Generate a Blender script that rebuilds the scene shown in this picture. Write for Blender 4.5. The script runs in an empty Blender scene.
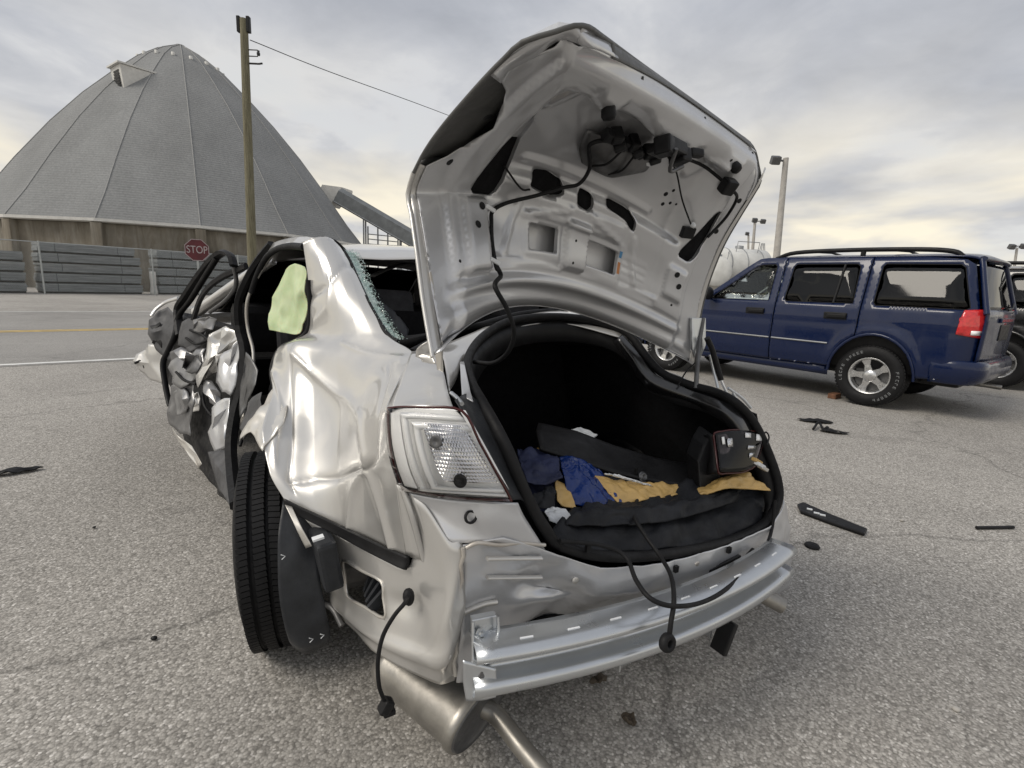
import bpy, bmesh, math, random
from mathutils import Vector, Matrix, noise
from mathutils.geometry import delaunay_2d_cdt
R = math.radians
random.seed(7)
S = bpy.context.scene
COL = S.collection

# ------------------------------------------------------------------ camera
cam_d = bpy.data.cameras.new('camera'); cam = bpy.data.objects.new('camera', cam_d); COL.objects.link(cam)
cam_d.sensor_width = 36.0; cam_d.lens = 510.0/1024*36.0; cam_d.clip_start = 0.05; cam_d.clip_end = 3000
_p, _r = R(10.98), R(2.44)
_fw = Vector((0, math.cos(_p), -math.sin(_p))); _u0 = Vector((0, math.sin(_p), math.cos(_p))); _x0 = Vector((1, 0, 0))
_rt = _x0*math.cos(_r) + _u0*math.sin(_r); _up = -_x0*math.sin(_r) + _u0*math.cos(_r)
cam.matrix_world = Matrix(((_rt.x, _up.x, -_fw.x, 0), (_rt.y, _up.y, -_fw.y, 0), (_rt.z, _up.z, -_fw.z, 1.31), (0, 0, 0, 1)))
S.camera = cam
S.render.resolution_x, S.render.resolution_y = 1024, 768
S.view_settings.view_transform = 'Standard'; S.view_settings.look = 'None'
S.view_settings.exposure = 0.45; S.view_settings.gamma = 1.0

# ------------------------------------------------------------------ world: overcast sky with breaks
SUN_EL, SUN_AZ = R(46), R(-112)       # azimuth measured clockwise from +Y
wd = bpy.data.worlds.new('World'); S.world = wd; wd.use_nodes = True
nt = wd.node_tree; nt.nodes.clear()
def N(t, **k):
    n = nt.nodes.new(t)
    for a, b in k.items(): setattr(n, a, b)
    return n
LK = lambda a, b: nt.links.new(a, b)
def wmath(op, a, b=None):
    n = N('ShaderNodeMath', operation=op)
    for i, v in enumerate((a, b)):
        if v is None: continue
        if hasattr(v, 'links'): LK(v, n.inputs[i])
        else: n.inputs[i].default_value = v
    return n.outputs[0]
def wramp(fac, stops):
    n = N('ShaderNodeValToRGB'); LK(fac, n.inputs[0]); cr = n.color_ramp
    while len(cr.elements) < len(stops): cr.elements.new(0.5)
    for e, (p, c) in zip(cr.elements, stops):
        e.position = p; e.color = (c, c, c, 1) if isinstance(c, (int, float)) else (*c, 1)
    return n.outputs[0]
tc = N('ShaderNodeTexCoord'); sep = N('ShaderNodeSeparateXYZ'); LK(tc.outputs['Generated'], sep.inputs[0])
zz = wmath('MAXIMUM', sep.outputs[2], 0.0)
den = wmath('ADD', zz, 0.16)
cx = wmath('DIVIDE', sep.outputs[0], den); cy = wmath('DIVIDE', sep.outputs[1], den)
cmb = N('ShaderNodeCombineXYZ'); LK(cx, cmb.inputs[0]); LK(cy, cmb.inputs[1]); LK(wmath('MULTIPLY', zz, 1.5), cmb.inputs[2])
def wnoise(scale, detail, rough, dist, off, sc=(1, 1, 1), rot=0.0):
    mp = N('ShaderNodeMapping'); LK(cmb.outputs[0], mp.inputs[0]); mp.inputs['Location'].default_value = off
    mp.inputs['Scale'].default_value = sc; mp.inputs['Rotation'].default_value = (0, 0, rot)
    n = N('ShaderNodeTexNoise'); n.inputs['Scale'].default_value = scale; n.inputs['Detail'].default_value = detail
    n.inputs['Roughness'].default_value = rough; n.inputs['Distortion'].default_value = dist; LK(mp.outputs[0], n.inputs[0])
    return n.outputs[0]
big = wnoise(0.8, 6, .55, .35, (3.1, 1.7, 0), (1.0, .85, 1), .5)
fine = wnoise(2.4, 8, .58, .4, (9.1, 4.7, 0), (1.0, .8, 1), .35)
warmn = wnoise(.9, 4, .5, .4, (1.4, 8.2, 0), (1.0, .8, 1), .2)
mixn = wmath('ADD', wmath('MULTIPLY', big, .62), wmath('MULTIPLY', fine, .38))
cloud = wramp(mixn, [(.34, (.30, .315, .35)), (.45, (.37, .385, .42)), (.52, (.44, .45, .475)), (.58, (.53, .535, .545)), (.66, (.66, .65, .62))])
# low, thinner cloud near the horizon lets warm light through in streaks
band = wramp(zz, [(0.0, .75), (.07, 1.0), (.17, .75), (.30, .15), (.42, 0.0)])
wfac = wmath('MULTIPLY', band, wramp(warmn, [(.40, 0.12), (.57, .92)]))
warm = N('ShaderNodeMix', data_type='RGBA'); LK(wfac, warm.inputs[0]); LK(cloud, warm.inputs[6]); warm.inputs[7].default_value = (.82, .745, .58, 1)
bg1 = N('ShaderNodeBackground'); LK(warm.outputs[2], bg1.inputs[0]); bg1.inputs[1].default_value = 1.0
sky = N('ShaderNodeTexSky', sky_type='NISHITA'); sky.sun_disc = False; sky.sun_elevation = SUN_EL; sky.sun_rotation = SUN_AZ
bg2 = N('ShaderNodeBackground'); LK(sky.outputs[0], bg2.inputs[0]); bg2.inputs[1].default_value = 0.07
cov = wramp(mixn, [(.45, 1.0), (.56, .97), (.66, .66)])
ms = N('ShaderNodeMixShader'); LK(cov, ms.inputs[0]); LK(bg2.outputs[0], ms.inputs[1]); LK(bg1.outputs[0], ms.inputs[2])
wo = N('ShaderNodeOutputWorld'); LK(ms.outputs[0], wo.inputs[0])

# ------------------------------------------------------------------ sun behind the cloud
sd = bpy.data.lights.new('sun', 'SUN'); sd.energy = 1.45; sd.angle = R(28); sd.color = (1.0, .93, .82)
so = bpy.data.objects.new('sun', sd); COL.objects.link(so)
_d = Vector((math.sin(SUN_AZ)*math.cos(SUN_EL), math.cos(SUN_AZ)*math.cos(SUN_EL), math.sin(SUN_EL)))
so.rotation_euler = _d.to_track_quat('Z', 'Y').to_euler(); so.location = (0, 0, 40)

# ------------------------------------------------------------------ materials
MATS = {}
class Mat:
    def __init__(s, name, base=(.5, .5, .5), rough=.5, metal=0.0, **k):
        m = bpy.data.materials.new(name); m.use_nodes = True; s.m = m; s.t = m.node_tree
        s.b = s.t.nodes['Principled BSDF']
        s.b.inputs['Base Color'].default_value = (*base, 1); s.b.inputs['Roughness'].default_value = rough; s.b.inputs['Metallic'].default_value = metal
        for a, v in k.items(): s.b.inputs[a.replace('_', ' ')].default_value = v
        s.base = base; s.rough = rough; MATS[name] = s
    def n(s, t, **k):
        x = s.t.nodes.new(t)
        for a, b in k.items(): setattr(x, a, b)
        return x
    def l(s, a, b): s.t.links.new(a, b)
    def co(s, kind='Object', scale=(1, 1, 1)):
        c = s.n('ShaderNodeTexCoord'); mp = s.n('ShaderNodeMapping'); s.l(c.outputs[kind], mp.inputs[0]); mp.inputs['Scale'].default_value = scale
        return mp.outputs[0]
    def noise(s, scale, detail=4, rough=.55, co=None, dist=0.0):
        x = s.n('ShaderNodeTexNoise'); x.inputs['Scale'].default_value = scale; x.inputs['Detail'].default_value = detail
        x.inputs['Roughness'].default_value = rough; x.inputs['Distortion'].default_value = dist
        s.l(co or s.co(), x.inputs[0]); return x.outputs[0]
    def ramp(s, fac, stops):
        x = s.n('ShaderNodeValToRGB'); s.l(fac, x.inputs[0]); cr = x.color_ramp
        while len(cr.elements) < len(stops): cr.elements.new(.5)
        for e, (p, c) in zip(cr.elements, stops):
            e.position = p; e.color = (c, c, c, 1) if isinstance(c, (int, float)) else (*c, 1)
        return x.outputs[0]
    def mix(s, fac, a, b, mode='MIX'):
        x = s.n('ShaderNodeMix', data_type='RGBA', blend_type=mode)
        for v, i in ((fac, 0), (a, 6), (b, 7)):
            if hasattr(v, 'links'): s.l(v, x.inputs[i])
            elif isinstance(v, (int, float)) and i == 0: x.inputs[0].default_value = v
            else: x.inputs[i].default_value = (*v, 1) if len(v) == 3 else v
        return x.outputs[2]
    def color(s, c): s.l(c, s.b.inputs['Base Color']); return s
    def rgh(s, c): s.l(c, s.b.inputs['Roughness']); return s
    def bump(s, h, strength=.3, dist=.01):
        x = s.n('ShaderNodeBump'); x.inputs['Strength'].default_value = strength; x.inputs['Distance'].default_value = dist
        s.l(h, x.inputs['Height']); s.l(x.outputs[0], s.b.inputs['Normal']); return s
def mottled(name, c, rough=.5, metal=0., var=.18, scale=12, bump=0., bscale=60, rvar=.12, **k):
    """plain material whose tone, gloss and relief wander a little"""
    m = Mat(name, c, rough, metal, **k)
    co = m.co('Object')
    f = m.noise(scale, 6, .6, co)
    lo = tuple(max(0, x*(1-var)) for x in c); hi = tuple(min(1, x*(1+var)) for x in c)
    m.color(m.ramp(f, [(.3, lo), (.7, hi)]))
    m.rgh(m.ramp(m.noise(scale*2.3, 5, .6, co), [(.3, max(.02, rough-rvar)), (.7, min(1, rough+rvar))]))
    if bump: m.bump(m.noise(bscale, 4, .6, co), bump, .004)
    return m

def paint(name, c, metal, rough, dirt=(.30, .27, .23), coat=1.0, damt=.35, bump=.02):
    m = Mat(name, c, rough, metal)
    m.b.inputs['Coat Weight'].default_value = coat; m.b.inputs['Coat Roughness'].default_value = .06
    co = m.co('Object')
    d = m.noise(5.5, 4, .55, co, .4); g = m.noise(60, 3, .6, co)
    fac = m.ramp(d, [(.46, 0.0), (.72, damt)])
    m.color(m.mix(fac, c, dirt))
    m.rgh(m.ramp(d, [(.4, rough), (.75, min(1, rough+.25))]))
    if bump: m.bump(m.noise(7, 3, .5, co), bump, .02)
    return m
paint('silver', (.58, .57, .55), .55, .28, dirt=(.44, .40, .34), damt=.16, bump=.0)
paint('silver_in', (.58, .585, .60), .48, .28, dirt=(.44, .43, .42), coat=.8, damt=.14, bump=.0)
paint('silver_worn', (.62, .60, .56), .55, .38, dirt=(.36, .30, .24), coat=.4, damt=.65, bump=.05)
mottled('zinc', (.56, .58, .60), .30, .88, .06, 7, 0, 40, .04)
mottled('ecoat', (.10, .10, .097), .55, 0, .15, 20)
mottled('steel_dark', (.13, .13, .132), .42, .6, .25, 18, .1, 60)
mottled('rubber', (.011, .011, .012), .60, 0, .25, 25, .08, 90)
mottled('plastic', (.012, .012, .013), .45, 0, .25, 14, .1, 140)
mottled('plastic_grey', (.034, .036, .040), .42, 0, .25, 14, .15, 160)
mottled('trim_grey', (.085, .085, .088), .55, 0, .3, 10, .2, 110)
mottled('carpet', (.006, .006, .007), .95, 0, .35, 30, .5, 300)
mottled('cloth_black', (.014, .015, .018), .55, 0, .35, 10, .3, 120)
mottled('cloth_blue', (.006, .024, .13), .20, 0, .3, 9, .2, 60)
mottled('cloth_navy', (.012, .018, .06), .6, 0, .3, 9, .2, 60)
mottled('cloth_gold', (.50, .33, .12), .4, 0, .22, 9, .2, 60)
mottled('paper', (.72, .74, .76), .7, 0, .12, 14)
mottled('seat', (.035, .035, .038), .85, 0, .25, 20, .3, 200)
mottled('chrome', (.75, .75, .76), .12, 1.0, .08, 10)
mottled('alloy', (.62, .62, .62), .28, .9, .1, 12)
mottled('exhaust', (.30, .285, .26), .40, .75, .35, 7, .15, 30)
mottled('metal_mid', (.26, .26, .265), .36, .7, .25, 10, .1, 50)
mottled('rust', (.16, .075, .04), .85, .1, .4, 20, .4, 60)
m = Mat('airbag', (.5, .58, .36), .85); m.b.inputs['Subsurface Weight'].default_value = 0.15
m.color(m.ramp(m.noise(9, 4), [(.3, (.46, .55, .30)), (.7, (.66, .72, .47))])); m.bump(m.noise(250, 2), .15, .002)
def pane(name, tintc, rough=.02, ior=1.5):
    """thin glazing: tinted see-through with a Fresnel reflection"""
    m = Mat(name, tintc, rough); tr = m.n('ShaderNodeBsdfTransparent'); tr.inputs[0].default_value = (*tintc, 1)
    gl = m.n('ShaderNodeBsdfGlossy'); gl.inputs['Roughness'].default_value = rough; fr = m.n('ShaderNodeFresnel'); fr.inputs[0].default_value = ior
    mx = m.n('ShaderNodeMixShader'); m.l(fr.outputs[0], mx.inputs[0]); m.l(tr.outputs[0], mx.inputs[1]); m.l(gl.outputs[0], mx.inputs[2])
    m.l(mx.outputs[0], m.t.nodes['Material Output'].inputs[0]); return m
pane('clear', (.97, .97, .97), .03, 1.25)
m = Mat('red_lens', (.62, .02, .022), .1); m.b.inputs['Coat Weight'].default_value = 1.0
m.color(m.ramp(m.noise(30, 3), [(.3, (.48, .012, .015)), (.7, (.72, .03, .03))]))
m = Mat('red_edge', (.055, .008, .008), .2)
m = Mat('shard', (.6, .75, .71), .25); m.b.inputs['Transmission Weight'].default_value = .3; m.b.inputs['IOR'].default_value = 1.45
m.color(m.ramp(m.noise(60, 3), [(.3, (.42, .62, .58)), (.7, (.88, .95, .92))]))
pane('glass_dark', (.09, .087, .08)); pane('glass_clear', (.93, .96, .92)); pane('glass_mid', (.42, .42, .38))
m = Mat('reflector', (.80, .80, .80), .16, 1.0)
v = m.n('ShaderNodeTexVoronoi'); v.inputs['Scale'].default_value = 210; m.l(m.co(), v.inputs[0]); m.bump(v.outputs[0], .05, .002)
m.color(m.ramp(v.outputs[0], [(.1, (.80, .80, .80)), (.5, (.62, .62, .63)), (.75, (.40, .40, .41))]))
m = Mat('lamp_white', (.95, .95, .94), .10, .0); m.b.inputs['Coat Weight'].default_value = 1.0
paint('navy', (.0022, .0095, .046), .0, .25, dirt=(.03, .034, .045), damt=.05, coat=.55, bump=.01)
paint('black_paint', (.010, .010, .011), .2, .25, dirt=(.10, .10, .10), damt=.14, bump=.01)

# asphalt: exposed aggregate, stains and hairline cracks
def asphalt(name, tones, scale=1.0, crack=.5):
    m = Mat(name, (.2, .2, .2), .9)
    co = m.co('Object')
    v = m.n('ShaderNodeTexVoronoi'); v.inputs['Scale'].default_value = 95*scale; m.l(co, v.inputs[0])
    v2 = m.n('ShaderNodeTexVoronoi'); v2.inputs['Scale'].default_value = 48*scale; m.l(co, v2.inputs[0])
    stone = m.ramp(v.outputs['Color'], [(.12, tones[0]), (.45, tones[1]), (.75, tones[2]), (.95, tones[3])])
    gap = m.ramp(v.outputs['Distance'], [(.0, 1.0), (.45, .97), (.8, .66)])
    c = m.mix(1.0, stone, gap, 'MULTIPLY')
    stone2 = m.ramp(v2.outputs['Color'], [(.0, .82), (.5, .98), (1.0, 1.14)])
    c = m.mix(.8, c, stone2, 'MULTIPLY')
    patch = m.ramp(m.noise(.22, 6, .6, co, .8), [(.32, .76), (.5, 1.0), (.7, 1.15)])
    c = m.mix(1.0, c, patch, 'MULTIPLY')
    stain = m.ramp(m.noise(.7, 7, .68, co, 1.5), [(.28, .55), (.42, 1.0)])
    c = m.mix(.8, c, stain, 'MULTIPLY')
    drip = m.ramp(m.noise(3.3, 4, .6, co, .3), [(.22, .5), (.31, 1.0)])
    c = m.mix(.5, c, drip, 'MULTIPLY')
    wob = m.n('ShaderNodeMapping'); m.l(co, wob.inputs[0])
    nz = m.n('ShaderNodeTexNoise'); nz.inputs['Scale'].default_value = 1.6; nz.inputs['Detail'].default_value = 6; m.l(co, nz.inputs[0])
    add = m.n('ShaderNodeVectorMath', operation='MULTIPLY_ADD'); m.l(nz.outputs['Color'], add.inputs[0]); add.inputs[1].default_value = (.9, .9, 0); m.l(co, add.inputs[2])
    ck = m.n('ShaderNodeTexVoronoi', feature='DISTANCE_TO_EDGE'); ck.inputs['Scale'].default_value = .23; m.l(add.outputs[0], ck.inputs[0])
    crk = m.ramp(ck.outputs['Distance'], [(.0, .35), (.0022, .45), (.005, 1.0)])
    c = m.mix(crack, c, crk, 'MULTIPLY')
    m.color(c)
    hgt = m.mix(.5, m.ramp(v.outputs['Distance'], [(0, 1.0), (.8, 0.0)]), m.ramp(v2.outputs['Color'], [(0, 0.0), (1, 1.0)]))
    m.bump(hgt, .42, .005)
    return m
asphalt('lot', [(.235, .221, .200), (.375, .354, .324), (.485, .46, .423), (.72, .69, .65)], 1.35)
asphalt('road_mat', [(.25, .24, .226), (.32, .308, .29), (.37, .357, .338), (.47, .455, .435)], 1.5, .35)
mottled('line_white', (.66, .66, .64), .8, 0, .22, 6, .2, 60)
mottled('line_yellow', (.60, .42, .13), .8, 0, .25, 6, .2, 60)
MATS['navy'].b.inputs['Specular IOR Level'].default_value = .25
mottled('sticker_blue', (.10, .30, .55), .5); mottled('sticker_orange', (.55, .22, .08), .5)
pane('smoke_lens', (.5, .46, .46), .03, 1.45)
for _n in ('rubber', 'plastic', 'plastic_grey', 'carpet', 'cloth_black', 'seat', 'trim_grey'): MATS[_n].b.inputs['Specular IOR Level'].default_value = .22

# ------------------------------------------------------------------ mesh helpers
def V(*a): return Vector(a if len(a) > 1 else a[0])
def catmull(P, n=6, closed=False):
    P = [Vector(p) for p in P]
    if len(P) < 3 and not closed:
        return [P[0].lerp(P[-1], i/n) for i in range(n+1)]
    E = [P[-1]]+P+[P[0], P[1]] if closed else [2*P[0]-P[1]]+P+[2*P[-1]-P[-2]]
    out = []
    for i in range(1, len(E)-2):
        a, b, c, d = E[i-1:i+3]
        for k in range(n):
            t = k/n
            out.append(.5*(2*b+(c-a)*t+(2*a-5*b+4*c-d)*t*t+(3*b-a-3*c+d)*t**3))
    if not closed: out.append(P[-1])
    return out
class MB:
    def __init__(s): s.v = []; s.f = []; s.sm = []
    def add(s, vs, fs, smooth=False):
        o = len(s.v); s.v += [tuple(v) for v in vs]; s.f += [tuple(i+o for i in f) for f in fs]; s.sm += [smooth]*len(fs); return s
    def box(s, c, sz, rot=None, bev=0.0):
        c = Vector(c); hx, hy, hz = [x/2 for x in sz]
        if bev <= 0:
            vs = [Vector((x*hx, y*hy, z*hz)) for x in (-1, 1) for y in (-1, 1) for z in (-1, 1)]
            fs = [(0, 1, 3, 2), (4, 6, 7, 5), (0, 4, 5, 1), (2, 3, 7, 6), (0, 2, 6, 4), (1, 5, 7, 3)]
        else:
            bm = bmesh.new(); bmesh.ops.create_cube(bm, size=1.0)
            for v in bm.verts: v.co = Vector((v.co.x*sz[0], v.co.y*sz[1], v.co.z*sz[2]))
            bmesh.ops.bevel(bm, geom=bm.edges[:], offset=bev, segments=2, affect='EDGES', profile=.6)
            bm.verts.index_update(); vs = [v.co.copy() for v in bm.verts]; fs = [[v.index for v in f.verts] for f in bm.faces]; bm.free()
        if rot is not None: vs = [rot @ v for v in vs]
        return s.add([v+c for v in vs], fs)
    def prism(s, poly, ext, smooth=False):
        ext = Vector(ext); n = len(poly); vs = [Vector(p) for p in poly]; vs += [p+ext for p in vs]
        fs = [tuple(range(n))[::-1], tuple(range(n, 2*n))]+[(i, (i+1) % n, n+(i+1) % n, n+i) for i in range(n)]
        return s.add(vs, fs, smooth)
    def tube(s, path, r, seg=8, sub=0, caps=True, flat=1.0, closed=False, smooth=True):
        P = catmull(path, sub, closed) if sub else [Vector(p) for p in path]
        n = len(P); rings = []; up = Vector((0, 0, 1)); prev = None
        for i, p in enumerate(P):
            a = P[(i-1) % n] if closed else P[max(i-1, 0)]; b = P[(i+1) % n] if closed else P[min(i+1, n-1)]
            t = (b-a).normalized() if (b-a).length > 1e-9 else Vector((0, 0, 1))
            if prev is None:
                x = t.cross(up)
                if x.length < .1: x = t.cross(Vector((1, 0, 0)))
            else: x = prev-t*prev.dot(t)
            x.normalize(); y = t.cross(x); prev = x
            rr = r(i/(n-1)) if callable(r) else r
            rings.append([p+x*rr*math.cos(q)+y*rr*flat*math.sin(q) for q in [2*math.pi*k/seg for k in range(seg)]])
        vs = [v for ring in rings for v in ring]; fs = []
        for i in range(n if closed else n-1):
            j = (i+1) % n
            for k in range(seg): fs.append((i*seg+k, i*seg+(k+1) % seg, j*seg+(k+1) % seg, j*seg+k))
        s.add(vs, fs, smooth)
        if caps and not closed: s.add(rings[0], [tuple(range(seg))[::-1]]); s.add(rings[-1], [tuple(range(seg))])
        return s
    def cyl(s, a, b, r0, r1=None, seg=16): return s.tube([a, b], (lambda t: r0+(r1-r0)*t) if r1 is not None else r0, seg)
    def lathe(s, prof, o=(0, 0, 0), rot=None, seg=32, smooth=True, ang=2*math.pi):
        """prof: (radius, height) pairs spun about local Z"""
        o = Vector(o); n = len(prof); vs = []; full = abs(ang-2*math.pi) < 1e-6; K = seg if full else seg+1
        for k in range(K):
            a = ang*k/seg
            for r, h in prof:
                p = Vector((r*math.cos(a), r*math.sin(a), h)); vs.append((rot @ p if rot is not None else p)+o)
        fs = [(k*n+i, ((k+1) % K)*n+i, ((k+1) % K)*n+i+1, k*n+i+1) for k in range(seg) for i in range(n-1)]
        return s.add(vs, fs, smooth)
    def sphere(s, c, r, seg=12, sc=(1, 1, 1), rot=None):
        prof = [(max(1e-5, math.sin(math.pi*i/8))*r, -math.cos(math.pi*i/8)*r) for i in range(9)]
        o = len(s.v); s.lathe(prof, (0, 0, 0), None, seg)
        for i in range(o, len(s.v)):
            p = Vector(s.v[i]); p = Vector((p.x*sc[0], p.y*sc[1], p.z*sc[2])); s.v[i] = tuple((rot @ p if rot is not None else p)+Vector(c))
        return s
    def gridv(s, rows, smooth=True):
        n = len(rows[0]); vs = [v for r in rows for v in r]
        return s.add(vs, [(i*n+j, i*n+j+1, (i+1)*n+j+1, (i+1)*n+j) for i in range(len(rows)-1) for j in range(n-1)], smooth)
    def build(s, name, mat, parent=None, solid=0.0, bevel=0.0, offset=-1.0):
        me = bpy.data.meshes.new(name); me.from_pydata(s.v, [], s.f); me.validate()
        if len(me.polygons) == len(s.sm): me.polygons.foreach_set('use_smooth', s.sm)
        me.materials.append(MATS[mat].m)
        o = bpy.data.objects.new(name, me); COL.objects.link(o)
        if parent is not None: o.parent = parent
        if solid: md = o.modifiers.new('thick', 'SOLIDIFY'); md.thickness = solid; md.offset = offset
        if bevel: md = o.modifiers.new('bev', 'BEVEL'); md.width = bevel; md.segments = 2; md.limit_method = 'ANGLE'; md.angle_limit = R(40)
        return o
def tag(o, label, cat, group=None):
    o['label'] = label; o['category'] = cat
    if group: o['group'] = group
    return o
def kind(o, k): o['kind'] = k; return o
def empty(name, loc=(0, 0, 0), rz=0.0, label=None, cat=None, group=None):
    o = bpy.data.objects.new(name, None); COL.objects.link(o); o.location = loc; o.rotation_euler = (0, 0, rz); o.empty_display_size = .2
    if label: tag(o, label, cat, group)
    return o
def copy_tree(o, parent=None):
    c = o.copy(); COL.objects.link(c); c.parent = parent
    for ch in list(o.children): copy_tree(ch, c)
    return c
def patch(rows, nu=8, nv=8, lin=0.0):
    """smooth interpolating surface through a grid of points; lin blends towards straight facets"""
    def line(P, n):
        c = catmull(P, n)
        if lin <= 0: return c
        P = [Vector(p) for p in P]; l = []
        for i in range(len(P)-1): l += [P[i].lerp(P[i+1], k/n) for k in range(n)]
        l.append(P[-1]); return [a.lerp(b, lin) for a, b in zip(c, l)]
    R1 = [line(r, nu) for r in rows]; cols = list(zip(*R1)); C1 = [line(list(c), nv) for c in cols]
    return [list(r) for r in zip(*C1)]
def displace(rows, fn):
    n, m_ = len(rows), len(rows[0]); out = []
    for i in range(n):
        r = []
        for j in range(m_):
            a = rows[min(i+1, n-1)][j]-rows[max(i-1, 0)][j]; b = rows[i][min(j+1, m_-1)]-rows[i][max(j-1, 0)]
            nn = a.cross(b)
            if nn.length > 1e-12: nn.normalize()
            r.append(rows[i][j]+nn*fn(rows[i][j], i/(n-1), j/(m_-1)))
        out.append(r)
    return out
def folds(amp, scale, seed=0.0, sharp=1.0):
    """crumple: ridged noise gives creases, plain noise gives buckles"""
    o = Vector((seed*7.3, seed*3.1, seed*5.7))
    def f(p, u, v):
        a = noise.noise(p*scale+o); b = noise.noise(p*scale*2.3+o*1.7)
        return amp*((1-abs(a)*2)*sharp*.6+a*.5+b*.35)
    return f
def inpoly(p, poly):
    x, y = p; c = False; n = len(poly); j = n-1
    for i in range(n):
        xi, yi = poly[i]; xj, yj = poly[j]
        if (yi > y) != (yj > y) and x < (xj-xi)*(y-yi)/(yj-yi)+xi: c = not c
        j = i
    return c
def seglen(poly, step):
    out = []
    for i in range(len(poly)):
        a, b = poly[i], poly[(i+1) % len(poly)]; L = math.hypot(b[0]-a[0], b[1]-a[1]); n = max(1, round(L/step))
        out += [(a[0]+(b[0]-a[0])*k/n, a[1]+(b[1]-a[1])*k/n) for k in range(n)]
    return out
def panel2d(outer, holes=(), step=.05):
    """triangulated sheet with real openings, in the plane"""
    loops = [seglen(outer, step)]+[seglen(h, step) for h in holes]
    pts = []; edges = []
    for l in loops:
        o = len(pts); pts += l; edges += [(o+i, o+(i+1) % len(l)) for i in range(len(l))]
    bnd = list(pts); cell = {}
    for p in bnd: cell.setdefault((int(p[0]//step), int(p[1]//step)), []).append(p)
    x0 = min(p[0] for p in loops[0]); x1 = max(p[0] for p in loops[0]); y0 = min(p[1] for p in loops[0]); y1 = max(p[1] for p in loops[0])
    ny = max(1, int((y1-y0)/step)); nx = max(1, int((x1-x0)/step))
    for i in range(nx+1):
        for j in range(ny+1):
            p = (x0+(i+.5*(j % 2))*step, y0+j*step)
            if not inpoly(p, loops[0]) or any(inpoly(p, h) for h in loops[1:]): continue
            ci, cj = int(p[0]//step), int(p[1]//step)
            if any((p[0]-q[0])**2+(p[1]-q[1])**2 < (.45*step)**2 for a in (-1, 0, 1) for b in (-1, 0, 1) for q in cell.get((ci+a, cj+b), ())): continue
            pts.append(p)
    r = delaunay_2d_cdt([Vector(p) for p in pts], edges, [], 0, 1e-6)
    vs = [tuple(v) for v in r[0]]; tris = []
    for f in r[2]:
        cx = sum(vs[i][0] for i in f)/len(f); cy = sum(vs[i][1] for i in f)/len(f)
        if inpoly((cx, cy), loops[0]) and not any(inpoly((cx, cy), h) for h in loops[1:]): tris.append(tuple(f))
    return vs, tris
def arc(cx, cy, r, a0, a1, n=12): return [(cx+r*math.cos(R(a0+(a1-a0)*i/n)), cy+r*math.sin(R(a0+(a1-a0)*i/n))) for i in range(n+1)]
def rrect(x0, y0, x1, y1, r=.03, n=4):
    return arc(x1-r, y1-r, r, 0, 90, n)+arc(x0+r, y1-r, r, 90, 180, n)+arc(x0+r, y0+r, r, 180, 270, n)+arc(x1-r, y0+r, r, 270, 360, n)
def smooth01(x, a, b):
    t = min(1, max(0, (x-a)/(b-a))); return t*t*(3-2*t)

# ------------------------------------------------------------------ ground, road, markings
RD = Vector((math.sin(R(49)), math.cos(R(49)), 0)); RN = Vector((-math.cos(R(49)), math.sin(R(49)), 0))
kind(MB().add([(-700, -700, 0), (700, -700, 0), (700, 700, 0), (-700, 700, 0)], [(0, 1, 2, 3)]).build('ground', 'lot'), 'structure')
def strip(n0, n1, t0, t1, z): return [tuple(RN*n+RD*t+Vector((0, 0, z))) for n, t in ((n0, t0), (n0, t1), (n1, t1), (n1, t0))]
kind(MB().add(strip(9.15, 20.1, -300, 300, .004), [(0, 1, 2, 3)]).build('road', 'road_mat'), 'structure')
for nm, n0, n1, mt in (('road_line', 9.25, 9.38, 'line_white'), ('road_line', 13.80, 13.92, 'line_yellow'), ('road_line', 14.02, 14.14, 'line_yellow'), ('road_line', 19.70, 19.82, 'line_white')):
    kind(MB().add(strip(n0, n1, -300, 300, .008), [(0, 1, 2, 3)]).build(nm, mt), 'structure')

# ------------------------------------------------------------------ salt storage dome
m = Mat('shingle', (.2, .2, .2), .92)
co = m.co('Object'); br = m.n('ShaderNodeTexNoise'); br.inputs['Scale'].default_value = 9; br.inputs['Detail'].default_value = 6; m.l(co, br.inputs[0])
c1 = m.ramp(br.outputs[0], [(.30, (.20, .204, .206)), (.70, (.265, .269, .268))])
wv = m.n('ShaderNodeTexWave', wave_type='BANDS', bands_direction='Z'); wv.inputs['Scale'].default_value = 2.1; wv.inputs['Distortion'].default_value = .3; m.l(co, wv.inputs[0])
c1 = m.mix(.25, c1, m.ramp(wv.outputs[0], [(.0, .7), (.3, 1.0)]), 'MULTIPLY')
stn = m.noise(.35, 6, .6, m.co('Object', (1, 1, .25)))
m.color(m.mix(1.0, c1, m.ramp(stn, [(.3, .84), (.7, 1.12)]), 'MULTIPLY')); m.bump(wv.outputs[0], .3, .03)
m = Mat('wall_conc', (.3, .25, .18), .9); co = m.co('Object', (1, 1, .16))
st = m.noise(1.3, 8, .7, co, .6)
b0 = m.ramp(st, [(.28, (.10, .085, .065)), (.48, (.215, .19, .15)), (.70, (.33, .31, .27))])
m.color(m.mix(.7, b0, m.ramp(m.noise(.4, 4, .6), [(.35, .62), (.6, 1.1)]), 'MULTIPLY')); m.bump(m.noise(6, 6), .3, .03)
mottled('white_trim', (.62, .61, .58), .6, 0, .12, 3); mottled('louver', (.06, .06, .06), .6)
mottled('conc_grey', (.31, .31, .305), .85, 0, .12, 3)
DC = Vector((-26.2, 42.6, 0))
dome = empty('storage_dome', DC, 0, 'tall grey shingled dome-shaped storage shed on a stained concrete wall', 'dome')
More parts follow.
